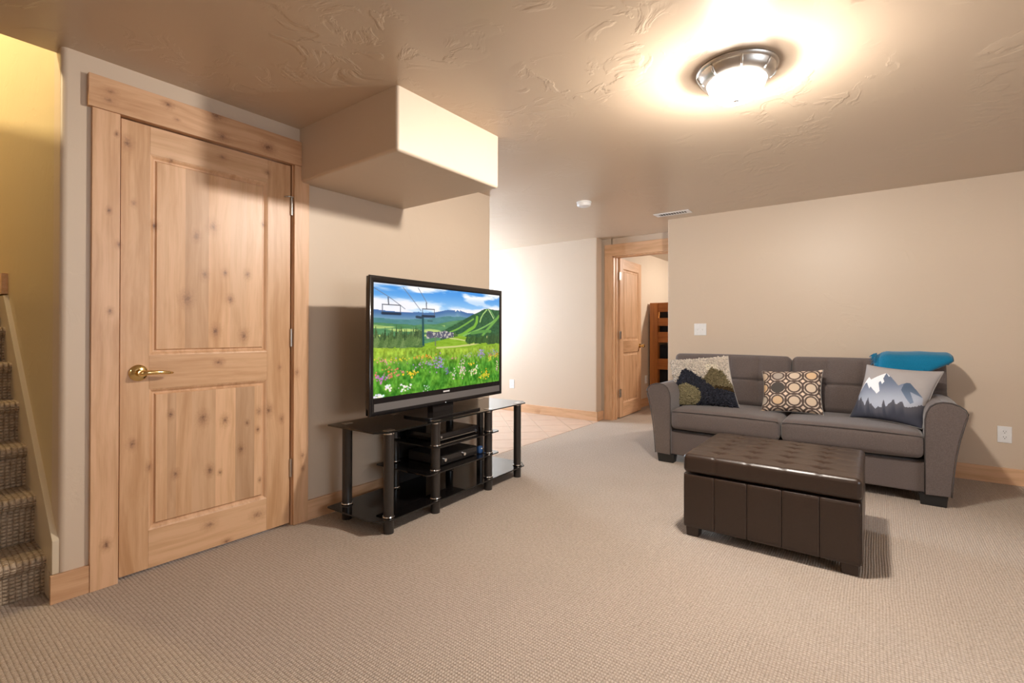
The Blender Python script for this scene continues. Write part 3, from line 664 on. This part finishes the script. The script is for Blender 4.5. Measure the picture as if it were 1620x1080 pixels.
def picture(s, t):
    # s left to right, t top to bottom, colours sRGB 0..255
    asp = 1.35
    c = np.zeros(s.shape+(3,))
    g = sstep(t, 0, .27)
    c = np.array([70, 150, 228.])*(1-g[..., None])+np.array([176, 214, 246.])*g[..., None]
    cl = fbm(s*4.2, t*11, 3, 5); cl2 = fbm(s*3.0+9, t*9, 8, 5)
    c = mixn(c, [248, 249, 253], sstep(cl, .46, .62)*(1-.4*sstep(t, .05, .12)*(1-sstep(t, .12, .2))))
    c = mixn(c, [244, 243, 250], sstep(cl2+.25*sstep(t, .10, .22), .60, .78))
    # far ranges
    def ridge(pts, amp, fr, seed):
        xs, ys = zip(*pts); return np.interp(s, xs, ys)+amp*(fbm(s*fr, s*0+seed, seed)-.5)
    r0 = ridge([(0, .235), (.2, .245), (.33, .235), (.44, .205), (.50, .20), (.525, .183), (.56, .205), (.62, .222), (.68, .23), (.76, .25), (1, .28)], .012, 18, 2)
    m = t > r0; c = np.where(m[..., None], np.array([72, 112, 165.])+(np.array([128, 170, 186.])-np.array([72, 112, 165.]))*sstep(t-r0, 0, .10)[..., None], c)
    c = mixn(c, [245, 246, 250], ((np.abs(s-.525) < .022) & m & (t-r0 < .012+.008*vnoise(s*90, t*90)))*1.0)
    r1 = ridge([(0, .30), (.15, .315), (.3, .30), (.42, .27), (.55, .265), (.7, .29), (1, .33)], .012, 12, 5)
    m = t > r1; c = np.where(m[..., None], np.array([82, 134, 136.])+25*(fbm(s*30, t*60, 4)-.5)[..., None], c)
    r2 = ridge([(0, .345), (.2, .36), (.36, .35), (.5, .31), (.6, .30), (.75, .30), (1, .3)], .012, 14, 9)
    m = t > r2; c = np.where(m[..., None], np.array([86, 138, 92.])+45*(fbm(s*24, t*70, 6)-.5)[..., None], c)
    # valley meadows
    m = sstep(fbm(s*6, t*34, 12), .47, .58)*(t > .36)*(t < .47)*(s < .42)
    c = mixn(c, [186, 208, 120], m)
    # ski hill
    hx = [(.38, .43), (.47, .37), (.56, .31), (.66, .245), (.74, .205), (.80, .17), (.85, .163), (.92, .172), (1.0, .172)]
    r3 = ridge(hx, .008, 40, 15); m = (t > r3) & (s > .385)
    tex = fbm(s*60, t*90, 21)
    c = np.where(m[..., None], np.array([46, 92, 58.])+46*(tex-.5)[..., None], c)
    runs = [([(.835, .175), (.79, .225), (.765, .27), (.752, .315)], .009, (168, 206, 120)), ([(.855, .17), (.885, .215), (.92, .27)], .008, (190, 216, 150)),
            ([(.72, .265), (.715, .32), (.69, .37), (.63, .41), (.58, .45), (.52, .475)], .022, (122, 178, 60)), ([(.68, .285), (.60, .345), (.52, .40), (.46, .43)], .011, (120, 172, 72)),
            ([(1.0, .235), (.96, .27), (.90, .315), (.82, .36), (.74, .40), (.66, .43), (.58, .47)], .010, (132, 184, 96)), ([(.995, .24), (.95, .29), (.88, .36), (.82, .42), (.78, .47)], .020, (112, 168, 74)), ([(.88, .18), (.91, .22), (.935, .26)], .010, (96, 150, 86)), ([(.66, .44), (.78, .42), (.88, .42)], .02, (92, 148, 70))]
    for pts, w, col in runs:
        d = np.min([segd(s, t, a, b, asp) for a, b in zip(pts[:-1], pts[1:])], axis=0)
        c = mixn(c, col, (1-sstep(d+.006*(tex-.5), w*.6, w))*m)
    # bright lawn below the hill
    lawn = np.interp(s, [0, .25, .42, .55, .7, .85, 1], [.55, .545, .50, .465, .50, .52, .50])
    m = t > lawn; tx2 = fbm(s*40, t*120, 31)
    c = np.where(m[..., None], np.array([138, 176, 46.])+50*(tx2-.5)[..., None], c)
    for pts, w, col in (([(.36, .585), (.5, .58), (.65, .565), (.76, .545), (.82, .51), (.845, .47)], .012, (206, 206, 128)), ([(.46, .49), (.54, .505), (.62, .525)], .008, (208, 214, 132)), ([(.9, .55), (1, .505)], .012, (190, 196, 100))):
        d = np.min([segd(s, t, a, b, asp) for a, b in zip(pts[:-1], pts[1:])], axis=0); c = mixn(c, col, 1-sstep(d, w*.5, w))
    # tree stands
    def trees(s0, s1, base, top, n, seed, dark, lite):
        nonlocal c
        rr = np.random.default_rng(seed)
        for k in range(n):
            x0 = s0+(s1-s0)*(k+rr.random())/n; b = base+rr.normal()*.008; tp = top+rr.random()*(base-top)*.55; w = .012+rr.random()*.010
            f = (t-tp)/(b-tp); m = (f > 0) & (f < 1) & (np.abs(s-x0) < w*f*(.7+.6*vnoise(t*130, s*0+k, k)))
            q = rr.random()*.6+.4*vnoise(s*220, t*200, k)
            c = np.where(m[..., None], np.array(dark)*(1-q[..., None])+np.array(lite)*q[..., None], c)
    trees(.40, .52, .47, .42, 12, 1, [58, 84, 48.], [104, 140, 70.])
    # village
    m = (np.abs(t-.455) < .035*(.6+.6*vnoise(s*26, s*0+3, 2))) & (s > .285) & (s < .49)
    vv = vnoise(s*110, t*70, 44); c = np.where(m[..., None], np.where((vv > .62)[..., None], np.array([196, 190, 176.]), np.array([74, 74, 92.])+60*vv[..., None]), c)
    trees(.0, .26, .565, .36, 46, 2, [36, 62, 34.], [112, 138, 84.]); trees(.0, .26, .56, .44, 40, 9, [60, 92, 44.], [128, 152, 90.])
    trees(.61, .83, .545, .44, 40, 3, [30, 60, 30.], [78, 120, 56.]); trees(.84, 1.0, .555, .40, 30, 4, [28, 54, 32.], [74, 110, 60.])
    # flower meadow
    mt = np.interp(s, [0, .4, .7, 1], [.565, .595, .60, .57]); m = t > mt
    fq = (t-mt)/(1-mt)
    bl = fbm(s*100, t*34, 51, 4); bl2 = fbm(s*30, t*16, 61, 3)
    base = np.array([148, 178, 56.])*(1-sstep(fq, .05, .5)[..., None])+np.array([84, 146, 44.])*sstep(fq, .05, .5)[..., None]
    base = base + 120*(bl-.47)[..., None]*np.array([.8, 1, .5]) + 80*(bl2-.47)[..., None]*np.array([1, .8, .3])
    c = np.where(m[..., None], base, c)
    rr = np.random.default_rng(77)
    def blob(x0, y0, rx, ry, col, n, rad):
        nonlocal c
        for k in range(int(n*2.6)):
            x, y = x0+rr.normal()*rx*.62, y0+rr.normal()*ry*.75; q = rad*(.35+.5*rr.random())
            c = mixn(c, np.clip(np.array(col)+rr.normal(size=3)*16, 0, 255), 1-sstep(np.hypot((s-x)*asp, (t-y)*.8), q*.5, q))
    Y, O, P, V, Wt, K = (238, 206, 60), (236, 160, 60), (214, 150, 140), (158, 138, 190), (244, 242, 226), (232, 224, 170)
    for a in ((.13, .675, .10, .015, Y, 14, .008), (.28, .665, .05, .02, O, 14, .009), (.05, .68, .04, .02, P, 10, .008), (.30, .735, .10, .04, (172, 150, 170), 22, .010), (.375, .735, .03, .05, V, 16, .012), (.09, .80, .05, .03, (212, 140, 96), 14, .012), (.035, .835, .03, .03, (190, 120, 180), 8, .013), (.205, .81, .03, .02, Y, 8, .014), (.065, .925, .02, .02, Wt, 6, .014), (.16, .935, .03, .03, Wt, 9, .012), (.02, .985, .03, .015, Wt, 6, .015), (.29, .97, .02, .04, (210, 222, 196), 6, .009), (.43, .82, .02, .03, (120, 120, 160), 6, .012), (.49, .86, .02, .04, (214, 212, 190), 7, .011),
              (.575, .80, .03, .07, (224, 200, 180), 18, .012), (.66, .775, .02, .015, Y, 5, .012), (.68, .86, .05, .03, K, 14, .013), (.72, .81, .01, .03, Wt, 4, .011), (.80, .915, .04, .03, Y, 13, .014), (.83, .885, .01, .03, Y, 4, .012), (.77, .67, .04, .03, V, 16, .012), (.63, .68, .04, .02, (168, 168, 150), 10, .010), (.93, .655, .05, .02, (150, 130, 170), 14, .009), (.95, .69, .05, .02, O, 12, .010), (.89, .69, .03, .015, (214, 110, 96), 6, .009), (.97, .83, .02, .05, (214, 206, 170), 8, .012), (.50, .70, .04, .01, P, 6, .008), (.87, .73, .03, .02, (200, 204, 60), 8, .012)):
        blob(*a)
    # chair lift: cables, tower, chairs
    def line(p, q, w, col, al=1.0):
        nonlocal c
        c = mixn(c, col, al*(1-sstep(segd(s, t, p, q, asp), w*.5, w*1.2)))
    for p, q in (((0, .045), (.075, .12)), ((.075, .12), (.155, .215)), ((.145, .02), (.25, .225)), ((.232, .01), (.29, .15))): line(p, q, .0035, (112, 118, 134), .8)
    line((.262, .27), (.266, .55), .010, (34, 78, 84)); line((.348, .47), (.348, .56), .007, (110, 116, 100), .8)
    for x, y, k in ((.085, .185, 1), (.30, .205, .9)):
        line((x-.018*k, y-.065*k), (x-.015*k, y), .004, (70, 74, 88)); line((x-.045*k, y), (x+.045*k, y), .005, (86, 90, 100)); line((x-.045*k, y), (x-.045*k, y+.07*k), .003, (96, 100, 112)); line((x+.045*k, y), (x+.045*k, y+.07*k), .003, (96, 100, 112)); line((x-.042*k, y+.078*k), (x+.042*k, y+.078*k), .014, (36, 52, 72))
    line((.225, .285), (.25, .29), .014, (40, 62, 80)); line((.295, .32), (.325, .32), .006, (50, 80, 84), .8)
    return np.clip(c, 0, 255)
NU, NV = 420, 236
uu, vv = np.meshgrid(np.linspace(0, 1, NU), np.linspace(0, 1, NV))
ver = np.stack([np.full(uu.shape, -.0012), -SW+2*SW*uu, SZ1-(SZ1-SZ0)*vv], -1).reshape(-1, 3)
idx = np.arange(NU*NV).reshape(NV, NU)
fac = np.stack([idx[:-1, :-1], idx[1:, :-1], idx[1:, 1:], idx[:-1, 1:]], -1).reshape(-1, 4)
me = bpy.data.meshes.new('screen'); me.from_pydata(ver.tolist(), [], fac.tolist()); me.update()
pic = picture(uu/(1.33-.33*uu), vv)
setcol(me, lin(pic).reshape(-1, 3))
link('screen', me, vcol('screen_picture', .12, 1.0, 0, .35), tv)

# ------------------------------------------------------------------ sofa
so = empty('sofa', (-.56, 4.45, 0)); tag(so, 'grey fabric two-cushion sofa with flared arms against the back wall', 'sofa')
box('base_frame', (-.83, -.400, .07), (.83, .44, .268), M['sofa'], so, .012, 3)
box('back_frame', (-.93, .26, .07), (.93, .475, .80), M['sofa'], so, .03, 3)
arm = [(.808, .07), (.808, .54), (.815, .585), (.832, .622), (.860, .645), (.895, .655), (.93, .652), (.965, .638), (.992, .615), (1.004, .592), (1.000, .570), (.985, .510), (.967, .43), (.952, .34), (.941, .24), (.933, .15), (.928, .075)]
for s in (-1, 1):
    pr = [(s*x, z) for x, z in arm]
    a = prism('arm', pr, -.435, .44, M['sofa'], so, 40, 'Y', .006)
    bm = bmesh.new(); polytube(bm, [(s*(x+(.004 if x > .9 else -.002)), -.434, z+(.003 if z > .6 else 0)) for x, z in arm], .0042, 6); fin('piping', bm, M['piping'], a, True)
    for y in (-.375, .40):
        bm = bmesh.new(); c0 = s*.85; vs = bbox(bm, (c0-.072, y-.045, 0), (c0+.068, y+.045, .072))
        for v in vs:
            if v.co.z < .01: v.co.x = c0+(v.co.x-c0)*.90; v.co.y = y+(v.co.y-y)*.85
        fin('leg', bm, M['sofaleg'], so, False, .003)
def seatfn(p, u, g):
    # welt seam just below the top edge of the front
    return p
for s in (-1, 1):
    sc = rbox('seat_cushion', (s*.4035, -.13, .372), (.4010, .325, .084), .045, M['sofa'], so, (.004, .012, .018), 14)
    bm = bmesh.new(); polytube(bm, [(s*.4035+q*.392, -.13-.325-.010*(1-q*q)+.006, .4335+.010*(1-q*q)) for q in np.linspace(-1, 1, 17)], .0035, 6); fin('piping', bm, M['piping'], sc, True)
    cx = s*.482; hw = .478
    xs_ = [-.235, 0, .235]; zl = .0
    def fn(p, u, g):
        d = 0
        if u.y < 0:
            for x in xs_: d += (.020 if x == 0 else .012)*math.exp(-((p.x-x)/.013)**2)
            d += .016*math.exp(-((p.z-zl)/.009)**2)
            for x in xs_: d += .016*math.exp(-(((p.x-x)/.04)**2+((p.z-zl)/.03)**2))
            p = p+Vector((0, d*max(0, 1-abs(g.z)**6), 0))
        return p
    rm = Matrix.Rotation(R(-9), 3, 'X')
    bk_ = rbox('back_cushion', (cx, .215, .665), (hw, .105, .215), .040, M['sofa'], so, (.004, .020, .008), 90, fn, rm)
    def front(x, z):
        a, c = x/hw, z/.215; p = fn(Vector((x, -.105-.020*(1-a*a)*(1-c*c), z)), Vector((a, -1, c)), Vector((a, -1, c)))
        return rm @ (p-Vector((0, .0002, 0))) + Vector((cx, .215, .665))
    for x in xs_:
        bm = bmesh.new(); polytube(bm, [front(x, z) for z in np.linspace(-.17, .165, 22)], .0022, 6); fin('seam', bm, M['piping'], bk_, True)
    bm = bmesh.new(); polytube(bm, [front(x, 0.0) for x in np.linspace(-.44, .44, 60)], .0022, 6); fin('seam', bm, M['piping'], bk_, True)

# ------------------------------------------------------------------ throw pillows built on their own leaning quads
def inside(x, y, pts):
    r = np.zeros(x.shape, bool); n = len(pts)
    for i in range(n):
        (x0, y0), (x1, y1) = pts[i], pts[(i+1) % n]
        c_ = ((y0 > y) != (y1 > y)); r ^= c_ & (x < (x1-x0)*(y-y0)/((y1-y0) or 1e-9)+x0)
    return r
def pillow(name, quad, th, patt, mat, label, n=110, pinch=.05, shag=0):
    BL, BR, TR, TL = [Vector(q) for q in quad]; c0 = (BL+BR)/2
    nrm = ((BR-BL).cross(TL-BL)).normalized()        # towards the room (-Y)
    if nrm.y > 0: nrm = -nrm
    r = empty(name, c0); tag(r, label, 'pillow', 'throw pillows on the sofa')
    U, V_ = np.meshgrid(np.linspace(-1, 1, n), np.linspace(-1, 1, n))
    pu = U*(1-pinch*(1-V_**2)*np.abs(U)**3); pv = V_*(1-pinch*(1-U**2)*np.abs(V_)**3)
    a, b = (pu+1)/2, (pv+1)/2
    P = ((1-a)*(1-b))[..., None]*np.array(BL)+(a*(1-b))[..., None]*np.array(BR)+(a*b)[..., None]*np.array(TR)+((1-a)*b)[..., None]*np.array(TL)-np.array(c0)
    T = th/2*np.sqrt(np.clip((1-np.abs(U)**2.6)*(1-np.abs(V_)**2.6), 0, 1))
    T = T*(1+.05*(fbm(U*2+5, V_*2+3, 3)-.5)*2)+.004
    F = P+T[..., None]*np.array(nrm); Bk = P-T[..., None]*np.array(nrm)
    ver = np.concatenate([F.reshape(-1, 3), Bk.reshape(-1, 3)]); idx = np.arange(n*n).reshape(n, n); k = n*n
    f1 = np.stack([idx[:-1, :-1], idx[:-1, 1:], idx[1:, 1:], idx[1:, :-1]], -1).reshape(-1, 4)
    f2 = f1[:, ::-1]+k
    rim = np.concatenate([idx[0, :], idx[1:, -1], idx[-1, -2::-1], idx[-2:0:-1, 0]]); f3 = np.stack([rim, rim+k, np.roll(rim, -1)+k, np.roll(rim, -1)], -1)
    me = bpy.data.meshes.new('cover'); me.from_pydata(ver.tolist(), [], np.concatenate([f1, f2, f3]).tolist()); me.update()
    col = lin(patt((U+1)/2, (1-V_)/2)).reshape(-1, 3); back = np.tile(lin(patt(np.array([[.5]]), np.array([[.05]]))).reshape(1, 3), (k, 1))
    setcol(me, np.concatenate([col, back])); link('cover', me, mat, r, True)
    bm = bmesh.new(); polytube(bm, [P.reshape(-1, 3)[i] for i in rim[::2]], .004, 6, True); fin('seam_piping', bm, M['pilpipe'], r, True)
    if shag:
        rr = np.random.default_rng(5); vs, fs, cs = [], [], []
        uu_ = rr.random((shag, 2))*.985+.0075
        colr = lin(patt(uu_[:, 0], uu_[:, 1]))
        iu = np.clip((uu_[:, 0]*(n-1)).astype(int), 0, n-1); iv = np.clip(((1-uu_[:, 1])*(n-1)).astype(int), 0, n-1)
        for q in range(shag):
            base = F[iv[q], iu[q]]; ln = .012+.008*rr.random(); d = np.array(nrm)*.9+rr.normal(size=3)*.30+np.array((0, 0, -.45)); d = d/np.linalg.norm(d)*ln
            sd_ = np.cross(d, rr.normal(size=3)); sd_ = sd_/np.linalg.norm(sd_)*.0052; sd2 = np.cross(d, sd_); sd2 = sd2/np.linalg.norm(sd2)*.0052
            i0 = len(vs)
            for lv, w in ((-.1, .9), (.6, 1.1), (1.0, .7)):
                for e in (sd_, -.5*sd_+.87*sd2, -.5*sd_-.87*sd2): vs.append(base+d*lv+e*w)
            for h_ in (0, 3):
                for e in range(3): fs.append((i0+h_+e, i0+h_+(e+1) % 3, i0+h_+3+(e+1) % 3, i0+h_+3+e))
            fs.append((i0+6, i0+7, i0+8)); cs += [colr[q]*(.62+.62*rr.random())]*9
        me = bpy.data.meshes.new('shag'); me.from_pydata([tuple(v) for v in vs], [], fs); me.update(); setcol(me, np.array(cs))
        so_ = link('shag', me, mat, r, True); so_['kind'] = 'stuff'
    return r
M['pilpipe'] = flat('pillow_piping', (.30, .28, .26), .85)
M['print'] = vcol('printed_pillow', .9, 0, .25); M['shag'] = vcol('shag_pillow', .95, 0, .2, .1)
def patt_a(u, v):      # v down
    c = np.zeros(u.shape+(3,))+np.array([214, 203, 190.]); wob = .02*(vnoise(u*40, v*40, 3)-.5)
    c = mixn(c, [236, 226, 208], ((np.abs(u-.73) < .10+wob) & (v > .19) & (v < .32))*1.0)
    ol = v > np.interp(u+wob, [.5, .60, .70, .75, .83, .88, 1.0], [.55, .45, .28, .27, .33, .34, .56])+wob
    c = np.where((ol & (v < .70) & (u > .5))[..., None], np.array([126, 114, 86.]), c)
    c = np.where(((v > .64+wob) & (v < .72) & (u > .72))[..., None], np.array([78, 62, 40.]), c)
    dk = v > np.interp(u+wob, [0, .12, .22, .28, .34, .5, .62, .72, 1.0], [.60, .47, .30, .27, .30, .45, .60, .68, .72])+wob
    c = np.where(dk[..., None], np.array([56, 57, 66.]), c)
    bu = ((u-.20)/.27)**2+((v-.80)/.215)**2 < 1+8*wob
    c = np.where((bu & (u < .48))[..., None], np.array([148, 138, 106.]), c)
    return c
def patt_b(u, v):
    cu, cv = (u+.118)/.272, (v-.0325)/.295
    iu, iv = np.floor(cu), np.floor(cv); fu, fv = (cu-iu-.5), (cv-iv-.5)*1.0
    r = np.hypot(fu, fv)
    c = np.zeros(u.shape+(3,))+np.array([212, 194, 176.])
    dk = np.array([92, 78, 72.])
    # interlaced outer rings of neighbouring cells
    for du in (-1, 0, 1):
        for dv in (-1, 0, 1):
            rr_ = np.hypot(fu-du, fv-dv); c = np.where((np.abs(rr_-.535) < .048)[..., None], dk, c)
    c = np.where(((r > .30) & (r < .41))[..., None], dk, c)
    hsh = np.abs(np.sin(iu*12.99+iv*78.2)*43758.5) % 1.0
    fills = np.array([[208, 186, 162], [214, 182, 146], [192, 180, 166], [212, 192, 170], [172, 160, 148]], float)
    c = np.where((r < .305)[..., None], fills[(hsh*4.99).astype(int)], c)
    c = np.where(((r < .44) & (iu == 1) & (iv == 1))[..., None], np.array([82, 76, 72.]), c)
    # corner diamonds
    ru, rv = np.abs(np.abs(fu)-.5), np.abs(np.abs(fv)-.5); dm = ru+rv
    c = np.where((dm < .20)[..., None], dk, c); c = np.where((dm < .145)[..., None], np.array([228, 206, 184.]), c)
    return c
def patt_c(u, v):
    # photo patch coordinates of the print
    a, b = u, 1-v
    x = (1-a)*(1-b)*105+a*(1-b)*965+a*b*1200+(1-a)*b*320; y = (1-a)*(1-b)*860+a*(1-b)*1010+a*b*315+(1-a)*b*255
    c = np.zeros(u.shape+(3,))+np.array([166, 160, 158.])+8*(fbm(u*6, v*6, 2)-.5)[..., None]
    m1 = inside(x, y, [(200, 640), (250, 560), (330, 470), (370, 435), (405, 468), (590, 388), (635, 425), (660, 450), (740, 548), (775, 530), (830, 515), (870, 515), (1015, 680), (1000, 1010), (100, 900)])
    g = sstep(y, 440, 760)[..., None]; c = np.where(m1[..., None], np.array([104, 114, 134.])*(1-g)+np.array([176, 182, 196.])*g, c)
    m2 = inside(x, y, [(770, 600), (800, 530), (830, 512), (870, 515), (1015, 680), (940, 650), (870, 620), (910, 740), (870, 760), (820, 690)])
    c = np.where(m2[..., None], np.array([84, 98, 118.])+np.array([40, 40, 42.])*sstep(y, 560, 740)[..., None], c)
    m3 = inside(x, y, [(235, 590), (330, 470), (370, 432), (405, 466), (595, 386), (560, 460), (575, 500), (548, 530), (530, 490), (505, 510), (520, 610), (485, 640), (400, 550), (385, 575), (345, 500), (320, 500), (250, 580)])
    c = np.where(m3[..., None], np.array([238, 240, 244.]), c)
    m3b = inside(x, y, [(597, 388), (636, 430), (628, 440), (610, 410)]); c = np.where(m3b[..., None], np.array([238, 240, 244.]), c)
    tl = np.interp(x, [100, 170, 215, 232, 270, 330, 380, 400, 415, 425, 465, 500, 540, 568, 590, 610, 690, 705, 780, 800, 820, 900, 990, 1000], [800, 690, 640, 700, 660, 765, 680, 760, 740, 770, 815, 790, 800, 705, 790, 780, 705, 770, 730, 780, 800, 790, 765, 760])
    tl = tl+14*(vnoise(x/9, x*0+2, 4)-.5)
    m4 = y > tl; g = sstep(y-tl, 0, 140)[..., None]; c = np.where(m4[..., None], np.array([92, 92, 100.])*(1-g)+np.array([66, 68, 80.])*g, c)
    return np.clip(c, 0, 255)
pillow('throw_pillow', [(-1.383, 4.27, 0.450), (-0.888, 4.27, 0.472), (-1.02, 4.47, 0.884), (-1.526, 4.46, 0.827)], .15, patt_a, M['shag'], 'shaggy cream, slate and olive mountain pillow by the left sofa arm', 90, .06, 5600)
pillow('throw_pillow', [(-0.735, 4.3, 0.458), (-0.313, 4.3, 0.470), (-0.328, 4.45, 0.799), (-0.751, 4.45, 0.768)], .14, patt_b, M['print'], 'cream and brown circle-patterned pillow in the middle of the sofa', 220, .085)
pillow('throw_pillow', [(-0.155, 4.32, 0.470), (0.243, 4.19, 0.455), (0.369, 4.42, 0.823), (-0.053, 4.48, 0.849)], .16, patt_c, M['print'], 'grey pillow printed with a snowy mountain by the right sofa arm', 220, .085)

# ------------------------------------------------------------------ folded throw blanket over the right back cushion
bl = empty('throw_blanket', (.2, 4.66, .88)); tag(bl, 'folded teal throw blanket draped over the sofa back', 'blanket')
nx, npth = 46, 40
path = [(-.135, -.085), (-.128, -.05), (-.118, -.015), (-.095, .020), (-.05, .036), (.0, .040), (.06, .038), (.11, .026), (.135, .005), (.146, -.02), (.150, -.032)]
pl_ = np.array(path); dcum = np.concatenate([[0], np.cumsum(np.hypot(*np.diff(pl_, axis=0).T))]); tt = np.linspace(0, dcum[-1], npth)
py_ = np.interp(tt, dcum, pl_[:, 0]); pz_ = np.interp(tt, dcum, pl_[:, 1])
def blanket_layer(name, x0, x1, lift, cut, seed, par):
    X, J = np.meshgrid(np.linspace(x0, x1, nx), np.arange(npth)); f = (X-x0)/(x1-x0)
    Y = py_[J]; Z = pz_[J]
    ny, nz = np.gradient(py_)[J], np.gradient(pz_)[J]; ln = np.hypot(ny, nz); oy_, oz_ = -nz/ln, ny/ln
    wv = lift+.004*(fbm(X*9+seed, tt[J]*7, seed)-.5)*2+.002*np.sin(X*26+tt[J]*12+seed)
    edge = .018*np.clip(1-np.minimum(f, 1-f)/.06, 0, 1)**2
    Y = Y+oy_*(wv-edge); Z = Z+oz_*(wv-edge)
    # the front flap's right corner turns up
    fl_ = np.clip((tt[J].max()*.25-tt[J])/(tt[J].max()*.25), 0, 1)
    X = X-cut*fl_*np.clip((f-.62)/.38, 0, 1)
    Z = Z+.02*np.clip((.12-f)/.12, 0, 1)*-1
    ver = np.stack([X, Y, Z], -1).reshape(-1, 3); idx = np.arange(nx*npth).reshape(npth, nx)
    fc = np.stack([idx[:-1, :-1], idx[:-1, 1:], idx[1:, 1:], idx[1:, :-1]], -1).reshape(-1, 4)
    me = bpy.data.meshes.new(name); me.from_pydata(ver.tolist(), [], fc.tolist()); me.update()
    o = link(name, me, M['teal'], par, True); md = o.modifiers.new('thick', 'SOLIDIFY'); md.thickness = .012; md.offset = 1
    return o
blanket_layer('folded_layer', -.205, .195, .004, .16, 1, bl); blanket_layer('folded_layer', -.180, .225, .020, .17, 4, bl)
bm = bmesh.new()
for k in range(34):
    y = -.125+.25*k/33*.55; z = np.interp(y, pl_[:7, 0], pl_[:7, 1])+.012
    dx = .028+.02*random.random(); polytube(bm, [(-.195, y, z), (-.195-dx*.5, y+random.uniform(-.006, .006), z-.006), (-.195-dx, y+random.uniform(-.01, .01), z-.022-random.random()*.01)], [.0025, .0022, .0012], 5)
fr_ = fin('fringe', bm, M['teal'], bl, True); fr_['kind'] = 'stuff'

# ------------------------------------------------------------------ storage ottoman
ot = empty('storage_ottoman', (-.441, 2.995, 0)); tag(ot, 'dark brown leather storage ottoman with tufted lid before the sofa', 'ottoman')
hx, hy = .386, .342
box('body', (-hx+.006, -hy+.006, .052), (hx-.006, hy-.006, .330), M['leather'], ot, .006)
pw = 2*hx/5
for s in (-1, 1):
    for k in range(5): rbox('panel', (-hx+pw*(k+.5), s*(hy-.006), .191), (pw/2-.0006, .012, .139), .0035, M['leather'], ot, (0, .0015, 0), 8)
pw2 = 2*(hy-.008)/4
for s in (-1, 1):
    for k in range(4): rbox('panel', (s*(hx-.006), -hy+.008+pw2*(k+.5), .191), (.012, pw2/2-.0006, .139), .0035, M['leather'], ot, (.0015, 0, 0), 8)
txs = [-hx+pw*k for k in (1, 2, 3, 4)]; tys = np.linspace(-.235, .235, 5)
def lidfn(p, u, g):
    if u.z > .999 or (u.z > 0):
        d = 0
        for x in txs:
            d += .0035*math.exp(-((p.x-x)/.006)**2)
            for y in tys: d += .010*math.exp(-(((p.x-x)/.036)**2+((p.y-y)/.016)**2))
        for y in tys: d += .0018*math.exp(-((p.y-y)/.008)**2)
        p = p-Vector((0, 0, d*(1 if u.z > .999 else .4)))
    if abs(u.y) > .999:
        for x in txs: p.y -= math.copysign(.003*math.exp(-((p.x-x)/.006)**2), p.y)
    return p
rbox('lid', (0, 0, .388), (hx+.006, hy+.007, .050), .024, M['leather'], ot, (.002, .002, .010), 84, lidfn)
for sx in (-1, 1):
    for sy in (-1, 1):
        bm = bmesh.new(); vs = bbox(bm, (sx*(hx-.04)-.034, sy*(hy-.04)-.034, 0), (sx*(hx-.04)+.034, sy*(hy-.04)+.034, .056))
        for v in vs:
            if v.co.z < .01: v.co.x = sx*(hx-.04)+(v.co.x-sx*(hx-.04))*.9; v.co.y = sy*(hy-.04)+(v.co.y-sy*(hy-.04))*.9
        fin('leg', bm, M['leather'], ot, False, .004)

S.cycles.max_bounces = 10; S.cycles.diffuse_bounces = 6; S.cycles.sample_clamp_indirect = 6
